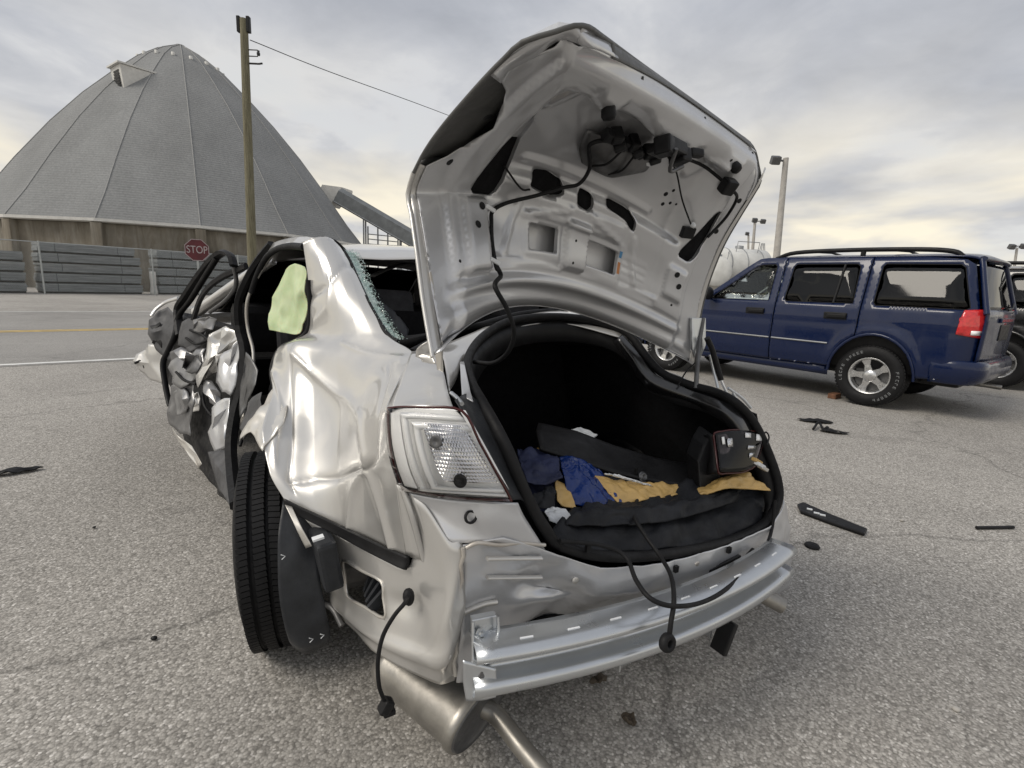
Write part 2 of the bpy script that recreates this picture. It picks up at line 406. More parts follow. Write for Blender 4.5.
NF = 16; DR = 12.95; PROF = [(0.25, 18.0), (1.6, 17.3), (2.9, 16.35), (4.6, 14.72), (6.4, 12.85), (8.3, 10.6), (10.3, 7.92), (11.9, 5.6), (DR+.25, 3.95)]
toc = math.atan2(-DC.y, -DC.x)
A0 = toc+2*math.pi/NF*.5*0.0+R(1.5)
wallm = MB()
WR = DR-.15
for k in range(NF):
    a, b = A0+2*math.pi*k/NF, A0+2*math.pi*(k+1)/NF
    ca, sa, cb, sb = math.cos(a), math.sin(a), math.cos(b), math.sin(b)
    f = MB(); rows = []
    for r, z in PROF:
        p, q = Vector((r*ca, r*sa, z)), Vector((r*cb, r*sb, z)); mid = (p+q)/2; bulge = Vector((mid.x, mid.y, 0)).normalized()*(.05*r/DR)
        rows.append([p, p.lerp(q, .5)+bulge, q])
    f.gridv(rows).build('roof_facet', 'shingle', dome)
    MB().tube([Vector((r*ca, r*sa, z+.02)) for r, z in PROF], .032, 6).build('ridge_cap', 'conc_grey', dome)
    # concrete bay, set back between pilasters
    w = MB(); p, q = Vector((WR*ca, WR*sa, 0)), Vector((WR*cb, WR*sb, 0)); w.prism([p, q, q*.97, p*.97], (0, 0, 3.98)); w.build('wall_bay', 'wall_conc', dome)
    rot = Matrix.Rotation(a, 3, 'Z'); pm = MB(); pm.box((WR*ca*1.01, WR*sa*1.01, 1.9), (.5, .55, 3.8), rot, .04); pm.build('pilaster', 'wall_conc', dome)
    fm = MB(); e0, e1 = Vector(((DR+.3)*ca, (DR+.3)*sa, 3.86)), Vector(((DR+.3)*cb, (DR+.3)*sb, 3.86)); fm.prism([e0, e1, e1*.985+Vector((0, 0, .0)), e0*.985], (0, 0, .16)); fm.build('fascia', 'white_trim', dome)
MB().lathe([(.0, 18.08), (.3, 18.05), (.42, 17.92), (.3, 17.88)], (0, 0, 0), None, 16).build('roof_cap', 'shingle', dome)
# vent dormer on the slope
dv = Vector((-.25, -5.1, 13.75)); DS = .80; dr = Matrix.Rotation(math.atan2(-4.15, -.55)-R(28), 3, 'Z')
d0 = MB(); d0.prism([dr @ Vector(p)*DS+dv for p in ((1.0, -.95, -1.05), (1.0, .95, -1.05), (1.2, 1.1, .75), (1.2, -1.1, .75))], dr @ Vector((-2.6, 0, .0))*DS)
dm = d0.build('dormer', 'white_trim', dome)
l0 = MB()
for i in range(6): l0.box(dr @ Vector((1.14, .1, -.75+i*.22))*DS+dv, (.10, .85, .12), dr @ Matrix.Rotation(R(25), 3, 'Y'))
l0.build('louver', 'louver', dm)
d1 = MB(); d1.prism([dr @ Vector(p)*DS+dv for p in ((1.4, -1.25, .77), (1.4, 1.25, .77), (-1.9, 1.1, .80), (-1.9, -1.1, .80))], (0, 0, .1)); d1.build('dormer_roof', 'white_trim', dm)
for k in range(NF):
    a = A0+2*math.pi*(k+.5)/NF
    MB().lathe([(.0, .16), (.13, .12), (.12, -.1)], (2.75*math.cos(a), 2.75*math.sin(a), 16.47), None, 8).build('roof_vent', 'white_trim', dome)

# ------------------------------------------------------------------ conveyor feeding the dome
mottled('conv_grey', (.17, .18, .185), .6, .2, .2, 2); mottled('steel_far', (.30, .31, .32), .5, .4, .15, 2)
cv = empty('conveyor', (-15.69, 46, 5.787), 0, 'sloping grey covered conveyor running down from the dome side', 'conveyor')
off = -Vector(cv.location)
p0, p1 = Vector((-15.635, 46, 8.187)), Vector((-8.378, 47, 4.395))
dvec = (p1-p0).normalized(); side = dvec.cross(Vector((0, 0, 1))).normalized(); upv = side.cross(dvec)
c = MB(); c.prism([p0+off-side*.7-upv*.55, p0+off+side*.7-upv*.55, p0+off+side*.7+upv*.4, p0+off+upv*.75, p0+off-side*.7+upv*.4], p1-p0); c.build('gallery', 'conv_grey', cv)
c = MB()
for s_ in (-1, 1): c.tube([p0+off+side*.75*s_-upv*.6, p1+off+side*.75*s_-upv*.6], .06, 5)
c.build('truss', 'steel_far', cv)
hp = Vector((-15.973, 46, 8.418))+off; c = MB(); c.prism([hp+Vector(q) for q in ((-1.4, 0, -.1), (-.5, 0, -1.1), (.7, 0, .3), (.7, 0, .5), (-1.0, 0, .65))], (0.4, 1.6, 0)); c.build('head_house', 'white_trim', cv)
for t in (.3, .72, .95):
    q = p0.lerp(p1, t)
    for s_ in (-1, 1): MB().cyl((q.x+off.x+side.x*.6*s_, q.y+off.y+side.y*.6*s_, off.z), (q.x+off.x+side.x*.6*s_, q.y+off.y+side.y*.6*s_, q.z+off.z-.4), .07, None, 6).build('support_leg', 'steel_far', cv)
hl = empty('steel_rack', (-12.631, 50, 2.956), 0, 'low open steel frame with rails below the conveyor', 'frame')
q0 = Vector((-14.228, 50, 5.473))-Vector(hl.location); q1 = Vector((-11.385, 50, 5.316))-Vector(hl.location)
for t in (0, .33, .66, 1):
    q = q0.lerp(q1, t); MB().box((q.x, q.y, q.z/2-.6), (.12, .12, abs(q.z)+2.6)).build('post', 'steel_far', hl)
for dz in (0, -.45, -.9): MB().cyl(q0+Vector((0, 0, dz)), q1+Vector((0, 0, dz)), .05, None, 5).build('rail', 'steel_far', hl)

# ------------------------------------------------------------------ chain-link fence
mottled('galv', (.42, .44, .44), .45, .6, .15, 8)
F0 = Vector((-21.6, 23.6, 0)); FD = Vector((math.sin(R(36)), math.cos(R(36)), 0)); FN = Vector((-FD.y, FD.x, 0))
fence = empty('chain_link_fence', F0, 0, 'galvanised chain-link fence in front of the stacked grey bundles', 'fence')
ft0, ft1, FH = -13.2, 31.2, 2.32
for k in range(-3, 8):
    MB().tube([FD*(k*5.0*.88), FD*(k*5.0*.88)+Vector((0, 0, FH+.05))], .036, 8).build('post', 'galv', fence)
MB().tube([FD*ft0+Vector((0, 0, FH)), FD*ft1+Vector((0, 0, FH))], .024, 6).build('top_rail', 'galv', fence)
w = MB(); n = int((ft1-ft0+FH)/.075)
for i in range(n):
    for sg in (1, -1):
        t = ft0+i*.075-(FH if sg > 0 else 0); a, b = t, t+FH; z0, z1 = (.04, FH) if sg > 0 else (FH, .04)
        pa, pb = FD*a+Vector((0, 0, z0)), FD*b+Vector((0, 0, z1)); e = Vector((0, 0, .0022)); g = FN*.0022
        w.add([pa-e, pa+e, pa+g, pb-e, pb+e, pb+g], [(0, 1, 4, 3), (1, 2, 5, 4), (2, 0, 3, 5)])
kind(w.build('chain_mesh', 'galv', fence), 'stuff')

# ------------------------------------------------------------------ stacked bundles behind the fence
m = Mat('bundle', (.2, .2, .2), .7); bn = m.noise(2.2, 6, .6, m.co('Object', (.5, .5, 6)))
m.color(m.ramp(bn, [(.3, (.135, .145, .148)), (.55, (.215, .23, .235)), (.75, (.29, .305, .31))])); m.bump(bn, .2, .02)
mottled('strap', (.05, .06, .065), .6); mottled('dunnage', (.045, .04, .035), .9)
ORD = ['bottom', 'second', 'middle', 'fourth', 'top']
def bundle(t, z, L, hgt, label, group):
    b = empty('panel_bundle', F0+FD*t+FN*1.5+Vector((0, 0, z)), math.atan2(FD.y, FD.x)+R(random.uniform(-.6, .6)), label, 'bundle', group)
    body = MB(); n = 4
    for i in range(n): body.box((L/2+random.uniform(-.03, .03), 0, .085+(i+.5)*(hgt-.09)/n), (L, 1.15, (hgt-.09)/n-.006))
    body.build('board_pack', 'bundle', b)
    for f_ in (.17+random.uniform(-.03, .03), .80+random.uniform(-.04, .04)):
        MB().box((L*f_, 0, .085+(hgt-.09)/2), (.025, 1.16, hgt-.085)).build('strap', 'strap', b)
    MB().box((L/2, .04, .042), (L*.985, 1.0, .083)).build('gap_shade', 'dunnage', b)  # dark filler added so the gap under each bundle reads as continuous shade
    for f_ in (.1, .5, .9): MB().box((L*f_, 0, .042), (.10, 1.1, .083)).build('spacer', 'dunnage', b)
for name, t, L, hs in (('beside the brown pilaster', .15, 4.05, [.47]*5), ('behind the stop sign', 4.95, 5.2, [.47]*5)):
    z = 0
    for i, hg in enumerate(hs):
        bundle(t+random.uniform(-.05, .05), z, L-(i == 4)*.25, hg, '%s grey strapped bundle of the five-high stack %s' % (ORD[i], name), 'bundles stacked behind the fence'); z += hg
z = 0
for i, hg in enumerate([.47]*4):
    bundle(-5.4, z, 5.0, hg, '%s grey strapped bundle of the lower four-high stack' % ('bottom', 'second', 'third', 'top')[i], 'bundles stacked behind the fence'); z += hg
z = 0
for i, hg in enumerate([.47]*5):
    bundle(10.6, z, 5.0, hg, '%s grey strapped bundle of the stack beyond the utility pole' % ORD[i], 'bundles stacked behind the fence'); z += hg
pd = tag(MB().lathe([(.02, 0), (.17, .0), (.18, .12), (.13, .5), (.155, .95), (.145, 1.2), (.02, 1.22)], F0+FD*4.62+FN*.75, None, 12).build('white_drum', 'white_trim'), 'tall narrow white drum standing in the gap between two bundle stacks', 'drum')

# ------------------------------------------------------------------ utility pole, wire and stop sign
m = Mat('pole_wood', (.2, .17, .11), .9); gr = m.noise(5, 7, .65, m.co('Object', (6, 6, .35)), .4)
m.color(m.ramp(gr, [(.3, (.085, .075, .048)), (.55, (.185, .17, .11)), (.75, (.28, .26, .19))])); m.bump(gr, .6, .02)
pb, pt = Vector((-9.923, 19.5, 0.342)), Vector((-9.737, 19.5, 9.881)); pb.z = 0
up = empty('utility_pole', pb, 0, 'weathered wooden utility pole rising behind the wrecked sedan', 'pole'); pv = pt-pb
MB().tube([pv*t for t in (0, .25, .5, .75, 1)], lambda t: .175-.045*t, 14).build('shaft', 'pole_wood', up)
for sx in (-1, 1): MB().box(pv+Vector((.165*sx, -.02, -.18)), (.11, .16, .5), None, .02).build('bracket_box', 'plastic', up)
MB().tube([pv+Vector((.12, 0, -.95)), pv+Vector((.42, 0, -.95)), pv+Vector((.42, 0, -1.15)), pv+Vector((.12, 0, -1.15))], .02, 6).build('insulator_arm', 'steel_dark', up)
MB().lathe([(.0, -.08), (.05, -.07), (.06, 0), (.035, .05), (.05, .08), (.0, .1)], pv+Vector((.45, 0, -1.05)), None, 10).build('insulator', 'plastic_grey', up)
MB().tube([pv+Vector((.14, -.05, -1.4)), pv+Vector((.5, -.1, -1.42)), pv+Vector((.62, -.1, -1.40))], .03, 6).build('wire_clamp', 'plastic', up)
wp = [Vector((-9.557, 19.5, 9.238)), Vector((-8.034, 23, 9.598)), Vector((-3.993, 30, 10.189)), Vector((3.18, 45, 11.62)), Vector((15.602, 70, 13.494))]
tag(MB().tube(wp, .016, 5, 8).build('overhead_wire', 'plastic_grey'), 'single thin overhead wire running from the wooden pole behind the trunk lid', 'wire')
mottled('sign_red', (.10, .012, .018), .45, 0, .3, 4); mottled('sign_white', (.40, .35, .35), .5, 0, .2, 6)
sc_ = Vector((-11.137, 18.2, 2.044)); sg = empty('stop_sign', (sc_.x, sc_.y, 0), math.atan2(-sc_.y, -sc_.x)+R(90)+R(6), 'red octagonal STOP sign on a post across the road', 'sign')
MB().box((0, .03, sc_.z/2+.18), (.06, .04, sc_.z+.36)).build('post', 'galv', sg)
oct_ = [(.40*math.cos(R(22.5+45*k)), .40*math.sin(R(22.5+45*k))) for k in range(8)]
b = MB(); b.prism([(x, 0, sc_.z+y) for x, y in oct_], (0, .006, 0)); pl_ = b.build('sign_plate', 'sign_red', sg)
b = MB(); o_, i_ = [(x*.985, y*.985) for x, y in oct_], [(x*.93, y*.93) for x, y in oct_]
b.add([(x, -.003, sc_.z+y) for x, y in o_+i_], [(k, (k+1) % 8, 8+(k+1) % 8, 8+k) for k in range(8)]); b.build('border', 'sign_white', pl_)
def text_obj(txt, size, name, mat, parent, loc, rot, ext=.002, align='CENTER'):
    cu = bpy.data.curves.new(name, 'FONT'); cu.body = txt; cu.size = size; cu.align_x = align; cu.align_y = 'CENTER'; cu.extrude = ext
    tmp = bpy.data.objects.new(name+'_c', cu); COL.objects.link(tmp); dg = bpy.context.evaluated_depsgraph_get(); dg.update()
    me = bpy.data.meshes.new_from_object(tmp.evaluated_get(dg)); bpy.data.objects.remove(tmp)
    o = bpy.data.objects.new(name, me); me.materials.clear(); me.materials.append(MATS[mat].m); COL.objects.link(o)
    o.parent = parent; o.location = loc; o.rotation_euler = rot; return o
tx = text_obj('STOP', .31, 'lettering', 'sign_white', pl_, (0, -.004, sc_.z), (R(90), 0, 0)); tx.scale = (.86, 1.15, 1)

# ------------------------------------------------------------------ far things beyond the blue SUV
mottled('conc_pole', (.42, .40, .37), .8, 0, .15, 3); mottled('tank_white', (.62, .62, .60), .5, 0, .12, 1.5)
def light_pole(base, top, r, label, heads):
    base = Vector(base); base.z = 0; top = Vector(top); e = empty('light_pole', base, 0, label, 'light pole', 'light poles beyond the lot'); v = top-base
    MB().tube([v*0, v*.5, v], lambda t: r*(1.15-.4*t), 10).build('shaft', 'conc_pole', e)
    for dx, dz in heads:
        MB().tube([v+Vector((0, 0, dz)), v+Vector((dx, 0, dz+.05))], r*.3, 6).build('arm', 'steel_dark', e)
        MB().box(v+Vector((dx, -.1, dz)), (.62, .45, .55), Matrix.Rotation(R(25), 3, 'X'), .08).build('lamp_head', 'steel_dark', e)
light_pole((18.839, 38, 1.029), (18.386, 38, 10.775), .24, 'tall thick concrete light pole with one small floodlight beyond the blue SUV', [(-.75, -.2)])
light_pole((31.413, 70, 0.653), (30.952, 70, 10.746), .22, 'slender light pole with two lamp heads beyond the white tank', [(-.1, .2), (1.0, .1)])
light_pole((42.449, 95, 0.411), (41.143, 95, 11.846), .22, 'short distant light pole with a single lamp beside the white tank', [(-.3, .2)])
light_pole((57.036, 60, 2.013), (56.395, 60, 7.795), .16, 'thin distant light pole with two lamps above the black SUV roof', [(-.7, .1), (.6, .2)])
def tank(c, L, r, rz, label):
    c = Vector(c); e = empty('storage_tank', (c.x, c.y, 0), rz, label, 'tank', 'white tanks beyond the lot')
    rot = Matrix.Rotation(R(90), 3, 'Y'); pr = [(0.01, -L/2-.35), (r*.6, -L/2-.28), (r*.92, -L/2-.1), (r, -L/2), (r, L/2), (r*.92, L/2+.1), (r*.6, L/2+.28), (.01, L/2+.35)]
    MB().lathe(pr, (0, 0, c.z), rot, 28).build('shell', 'tank_white', e)
    for x in (-L*.33, 0, L*.33):
        MB().lathe([(r+.0, -.04), (r+.03, -.04), (r+.03, .04), (r, .04)], (x, 0, c.z), rot, 28).build('band', 'steel_far', e)
        MB().box((x, 0, (c.z-r*.5)/2), (.35, r*1.6, c.z-r*.5)).build('saddle', 'conc_pole', e)
    MB().tube([(-L*.2, -r*.6, c.z+r*.75), (-L*.2, -r*.7, c.z+r+.5), (L*.25, -r*.7, c.z+r+.5), (L*.25, -r*.6, c.z+r*.75)], .035, 6).build('walkway_rail', 'steel_far', e)
    MB().lathe([(.35, 0), (.35, .25), (.05, .3)], (0, 0, c.z+r-.02), None, 12).build('hatch', 'steel_far', e)
tank((19.269, 46, 3.679), 4.6, 1.55, R(12), 'larger white horizontal storage tank with saddles seen above the SUV bonnet')
tank((16.726, 44, 3.095), 3.2, 1.2, R(70), 'smaller end-on white storage tank beside the larger one')
MB_t = MB()
tw = empty('lattice_tower', (74.008, 160, 2.938), 0, 'faint distant lattice tower between light poles', 'tower'); H_ = Vector((72.154, 160, 16.841)).z-tw.location.z
for sx, sy in ((-1, -1), (1, -1), (1, 1), (-1, 1)): MB().tube([(2.2*sx, 2.2*sy, -4), (.3*sx, .3*sy, H_)], .12, 4).build('leg', 'steel_far', tw)
for t in (.15, .35, .55, .75):
    s_ = 2.2-1.9*t; z_ = H_*t
    MB().tube([(-s_, -s_, z_), (s_, -s_, z_), (s_, s_, z_), (-s_, s_, z_)], .08, 4, closed=True).build('cross_ring', 'steel_far', tw)
m = Mat('leaf', (.05, .07, .03), .8); m.color(m.ramp(m.noise(1.2, 3), [(.3, (.035, .05, .022)), (.7, (.085, .105, .05))]))
mottled('bark', (.07, .055, .04), .9)
def far_tree(c, h, w, label):
    c = Vector(c); c.z = 0; e = empty('tree', c, 0, label, 'tree', 'trees on the far side of the lot'); rnd = random.Random(int(h*100))
    t = MB(); t.tube([(0, 0, 0), (.1, 0, h*.35), (0, .1, h*.7)], lambda q: .18*(1-.6*q), 8)
    for k in range(7):
        a = k*2.4; t.tube([(0, 0, h*(.28+.05*k)), (math.cos(a)*w*.3, math.sin(a)*w*.3, h*(.5+.05*k))], .05, 5)
    t.build('trunk', 'bark', e); l = MB()
    cl = [(Vector((rnd.gauss(0, w*.2), rnd.gauss(0, w*.2), h*rnd.uniform(.4, .9))), rnd.uniform(.16, .28)*w) for _ in range(14)]
    for _ in range(900):
        cc, rr = rnd.choice(cl); d = Vector((rnd.gauss(0, 1), rnd.gauss(0, 1), rnd.gauss(0, 1))).normalized()*rr*rnd.uniform(.6, 1.05); p = cc+d
        a = Vector((rnd.gauss(0, 1), rnd.gauss(0, 1), rnd.gauss(0, 1))).normalized()*.16; b = a.orthogonal().normalized()*.11
        l.add([p-a, p+b, p+a, p-b], [(0, 1, 2, 3)])
    l.build('crown', 'leaf', e)
far_tree((26.177, 60, 0.715), 5.6, 3.2, 'small dark green tree showing above the white tank')
far_tree((35.312, 75, 0.676), 4.9, 5.0, 'low rounded dark bush tree beyond the SUV roof')
far_tree((39.552, 82, 0.656), 5.1, 5.0, 'wider low tree against the horizon beside the thick light pole')
# distant belt of trees along the horizon, one mass
rnd = random.Random(21); tb = MB()
for k in range(5200):
    az = rnd.uniform(-75, 75); dist = 260+40*math.sin(az*.21)+rnd.uniform(-6, 6); hmax = 5.5+2.2*noise.noise(Vector((az*.35, 0, 3)))+1.6*noise.noise(Vector((az*1.7, 2, 0)))
    p = Vector((math.sin(R(az))*dist, math.cos(R(az))*dist, rnd.uniform(.1, 1)**.7*max(1.5, hmax)))
    a = Vector((rnd.gauss(0, 1), rnd.gauss(0, 1), rnd.gauss(0, 1))).normalized()*1.3; b = a.orthogonal().normalized()*.9
    tb.add([p-a, p+b, p+a, p-b], [(0, 1, 2, 3)])
kind(tag(tb.build('tree_belt', 'leaf'), 'low dark belt of distant trees along the horizon', 'trees'), 'stuff')

# ------------------------------------------------------------------ parked SUVs
def xw(y, z):
    x = .905+.018*math.sin(math.pi*min(1, max(0, (z-.45)/.65)))
    if z > 1.08: x -= (z-1.08)*.30+(max(0, z-1.55)**2)*1.2
    if z < .55: x -= (.55-z)*.16
    if y < -.70: x -= .20*((-.70-y)/.34)**2
    if y > 2.85: x -= .15*((y-2.85)/.85)**2
    for wy in (0, 2.89):
        d = math.hypot(y-wy, z-.38); x += .022*math.exp(-((d-.49)/.06)**2)
    if .93 < z < 1.03: x += .006*math.sin(math.pi*(z-.93)/.10)
    return x
def wheel(parent, c, side, rt=.372, w=.245, letters=True):
    """tyre with tread blocks and a five-spoke alloy rim; axle along local X, outer face to `side`"""
    rot = Matrix.Rotation(R(90), 3, 'Y') if side > 0 else Matrix.Rotation(R(-90), 3, 'Y'); c = Vector(c)
    wh = bpy.data.objects.new('wheel', None); COL.objects.link(wh); wh.parent = parent; wh.empty_display_size = .1
    h = w/2; rr = rt*.60
    road = not letters and rt < .36
    prof = [(rr, -h*.8), (rr*1.06, -h*.98), (rt*.80, -h*1.04), (rt*.93, -h*.92), (rt*.985, -h*.74)]
    for g in (-.45, 0, .45): prof += [(rt*.997, h*(g-.10)), (rt*.965, h*(g-.07)), (rt*.965, h*(g+.07)), (rt*.997, h*(g+.10))]
    prof += [(rt*.985, h*.74), (rt*.93, h*.92), (rt*.80, h*1.04), (rr*1.06, h*.98), (rr, h*.8)]
    t = MB(); t.lathe(prof, c, rot, 56)
    if road:
        for k in range(116):
            for q, g in enumerate((-.70, -.225, .225, .70)):
                a = 2*math.pi*(k+.25*(q % 2))/116
                p = Vector((rt*.992*math.cos(a), rt*.992*math.sin(a), g*h)); t.box(rot @ p+c, (.012, 2*math.pi*rt/116*.84, h*.30 if abs(g) > .5 else h*.33), rot @ Matrix.Rotation(a, 3, 'Z') @ Matrix.Rotation(R(8*(1 if g > 0 else -1)), 3, 'X'))
    for k in range(0 if road else 56):
        a = 2*math.pi*k/56
        for sg in (-1, 1):
            p = Vector((rt*.975*math.cos(a), rt*.975*math.sin(a), sg*h*.72)); t.box(rot @ p+c, (.012, .026, h*.34), rot @ Matrix.Rotation(a, 3, 'Z'))
    t.build('tyre', 'rubber', wh)
    if letters:
        l = MB(); rnd = random.Random(3)
        for a0 in (20, 200):
            for k in range(11):
                a = R(a0+k*8.5)
                if k == 5: continue
                q = rot @ Matrix.Rotation(a, 3, 'Z')
                for dr in (-.016, 0, .016):
                    if rnd.random() < .78: l.box(rot @ Vector(((rt*.80+dr*.8)*math.cos(a), (rt*.80+dr*.8)*math.sin(a), h*1.045))+c, (.004, rnd.choice((.014, .020)), .004), q)
                l.box(rot @ Vector((rt*.80*math.cos(a+.04), rt*.80*math.sin(a+.04), h*1.045))+c, (.030, .004, .004), q)
        kind(l.build('raised_lettering', 'steel_far', wh), 'stuff')
    r = MB(); r.lathe([(rr*.98, -h*.7), (rr*.86, -h*.5), (rr*.84, h*.45), (rr*.92, h*.75), (rr*.99, h*.86), (rr*1.0, h*.80)], c, rot, 40)
    for k in range(5):
        a = R(90+72*k); q = rot @ Matrix.Rotation(a, 3, 'Z')
        def P(x, y, z): return q @ Vector((x, y, z))+c
        r.prism([P(.04, -.045, h*.62), P(.04, .045, h*.62), P(rr*.6, .030, h*.56), P(rr*.9, .052, h*.62), P(rr*.9, -.052, h*.62), P(rr*.6, -.030, h*.56)], q @ Vector((0, 0, -.03)))
    r.lathe([(.0, h*.72), (.045, h*.71), (.055, h*.66), (.075, h*.60), (.08, h*.4)], c, rot, 24)
    r.build('rim', 'alloy', wh)
    b = MB(); b.lathe([(.02, h*.1), (rr*.82, h*.1)], c, rot, 24); b.build('brake_disc', 'steel_dark', wh)
    return wh
def make_suv(paintm, loc, rz, sc, label, group=None, glass='glass_dark', fglass='glass_clear'):
    e = empty('parked_suv', loc, rz, label, 'SUV', group); e.scale = (sc, sc, sc)
    def sheet(name, mat, outer, holes=(), side=-1, step=.034, off=0.0, thick=.012, parent=e):
        vs, tr = panel2d(outer, holes, step); b = MB()
        b.add([(side*(xw(y, z)+off), y, z) for y, z in vs], [t if side < 0 else t[::-1] for t in tr], True)
        return b.build(name, mat, parent, thick, 0, 1.0 if side < 0 else 1.0)
    RA = [(a, b) for a, b in arc(0, .38, .455, 62, 175, 18)]
    quarter = [(.200, .80), (.200, 1.69), (-.30, 1.69), (-.72, 1.655), (-.82, 1.60), (-.965, 1.12), (-1.0, .90), (-1.0, .66), (-.80, .44), (-.47, .42)]+RA[::-1]
    qwin = [(-.87, 1.16), (-.84, 1.14), (.06, 1.14), (.085, 1.17), (.085, 1.58), (.06, 1.61), (-.68, 1.60), (-.73, 1.57)]
    rdoor = [(.212, 1.69), (.212, .81)]+[(a+.004, b+.008) for a, b in arc(0, .38, .462, 58, 6, 12)]+[(1.215, .42), (1.215, 1.70)]
    rwin = [(.30, 1.15), (1.09, 1.14), (1.12, 1.17), (1.10, 1.58), (1.07, 1.61), (.36, 1.61), (.32, 1.58)]
    fdoor = [(1.228, 1.70), (1.228, .42), (2.42, .42), (2.44, 1.09), (2.34, 1.13), (1.60, 1.685), (1.50, 1.70)]
    fwin = [(1.33, 1.14), (2.16, 1.13), (2.18, 1.15), (1.62, 1.57), (1.55, 1.60), (1.36, 1.61), (1.33, 1.58)]
    FA = arc(2.89, .38, .455, 175, 5, 18)
    fend = [(2.455, 1.085), (2.435, .42), (2.44, .42)]+FA+[(3.42, .42), (3.66, .50), (3.72, .75), (3.62, .93), (3.2, 1.03), (2.5, 1.10)]
    for s in (-1, 1):
        q = sheet('rear_quarter', paintm, quarter, [qwin], s); rd = sheet('rear_door', paintm, rdoor, [rwin], s); fd = sheet('front_door', paintm, fdoor, [fwin], s); sheet('front_fender', paintm, fend, [], s)
        sheet('window', glass, [(y*1.0, z) for y, z in qwin], [], s, .12, -.008, .004, q); g2 = sheet('window', glass, rwin, [], s, .12, -.008, .004, rd); g3 = sheet('window', fglass, fwin, [], s, .12, -.016, .004, fd)
        for w_, par in ((qwin, q), (rwin, rd), (fwin, fd)):
            MB().tube([(s*(xw(y, z)-.002), y, z) for y, z in seglen(w_, .06)], .006, 6, closed=True).build('window_seal', 'rubber', par)
        MB().tube([(s*(xw(.52, z)-.006), .52-.05*(z-1.14), z) for z in (1.14, 1.3, 1.45, 1.61)], .016, 6).build('division_bar', 'plastic', rd)
        for y, par in ((.46, rd), (1.48, fd)):
            b = MB(); b.box((s*(xw(y, 1.0)+.022), y-.02, 1.0), (.03, .22, .045), None, .012); b.build('handle', 'plastic', par)
            b = MB(); b.box((s*(xw(y, 1.0)+.004), y, 1.0), (.02, .26, .075), None, .01); b.build('handle_recess', 'plastic', par)
        for y0, y1, par in ((.50, 1.205, rd), (1.24, 2.41, fd)):
            MB().tube([(s*(xw(y, .70)+.004), y, .70) for y in [y0+(y1-y0)*k/6 for k in range(7)]],   .010, 6).build('side_moulding', 'steel_far' if paintm == 'navy' else 'plastic', par)
        b = MB(); b.gridv([[(s*(xw(y, z)-.03), y, z-.0) for y in [.47+k*.215 for k in range(10)]] for z in (.43, .36, .31)]); b.build('rocker', paintm, e, .01)
        for wy in (0, 2.89):
            fl = MB(); fl.tube([(s*(xw(wy+.46*math.cos(R(a)), .38+.46*math.sin(R(a)))+.004), wy+.458*math.cos(R(a)), .38+.458*math.sin(R(a))) for a in range(0, 181, 10)], .017, 6); fl.build('arch_lip', paintm, e)
            wl = MB(); wl.gridv([[(s*x, wy+.50*math.cos(R(a)), .38+.50*math.sin(R(a))) for a in range(0, 181, 15)] for x in (.88, .60, .50)]); wl.build('wheel_liner', 'plastic', e)
            wheel(e, (s*.79, wy, .372), s, letters=(paintm == 'navy'))
        # mirror
        b = MB(); b.sphere((s*1.03, 2.16, 1.20), .12, 12, (.9, .55, .8)); b.tube([(s*.90, 2.2, 1.14), (s*.98, 2.18, 1.17)], .03, 6); b.build('mirror', 'plastic', e)
        # tail lamp wraps the corner
        tl = MB(); vs, tr = panel2d([(-.80, .90), (-.83, 1.135), (-.99, 1.15), (-1.03, 1.15), (-1.03, .87)], [], .03)
        tl.add([(s*(xw(y, z)+.012+.01*math.sin((z-.87)*11)), y, z) for y, z in vs], [t if s < 0 else t[::-1] for t in tr], True); t_ = tl.build('tail_lamp', 'red_lens', e, .02, 0, 1.0)
        rv = MB(); rv.gridv([[(s*(xw(y, z)+.024), y, z) for y in (-.93, -.97, -1.01)] for z in (.90, .94)]); rv.build('reverse_lamp', 'lamp_white', t_, .006, 0, 0)
        # roof rail
        rr = [(s*.655, -.66, 1.69), (s*.66, -.55, 1.745), (s*.66, -.2, 1.775), (s*.66, .5, 1.785), (s*.66, 1.15, 1.765), (s*.655, 1.40, 1.69)]
        b = MB(); b.tube(rr, .034, 8, 5, flat=.8); b.tube([(s*.66, .35, 1.68), (s*.66, .35, 1.77)], .03, 6); b.build('roof_rail', 'plastic', e)
    # roof, windscreen, bonnet
    ys = [-.86, -.72, -.3, .3, .9, 1.3, 1.52]
    rows = [[(x*xw(y, 1.69)*.995, y, 1.685+.055*(1-x*x)**.8-(.05*((-.6-y)/.26)**2 if y < -.6 else 0)-(.05*((y-1.2)/.32)**2 if y > 1.2 else 0)) for x in (-1, -.85, -.5, 0, .5, .85, 1)] for y in ys]
    MB().gridv(patch(rows, 3, 3)).build('roof', paintm, e, .02, 0, 1.0)
    for y in (.05, .95): MB().tube([(-.62, y, 1.775), (0, y, 1.805), (.62, y, 1.775)], .016, 6).build('cross_bar', 'plastic', e)
    rows = [[(x*w_, y+.10*(1-x*x), z) for x in (-1, -.5, 0, .5, 1)] for y, z, w_ in ((1.54, 1.69, .70), (1.95, 1.43, .76), (2.36, 1.14, .82))]
    MB().gridv(patch(rows, 3, 3)).build('windscreen', 'glass_clear', e, .006)
    rows = [[(x*w_, y+.10*(1-x*x), z+.06*(1-x*x)) for x in (-1, -.6, 0, .6, 1)] for y, z, w_ in ((2.40, 1.10, .88), (2.9, 1.06, .88), (3.3, 1.00, .85), (3.6, .92, .80))]
    MB().gridv(patch(rows, 3, 3)).build('bonnet', paintm, e, .02)
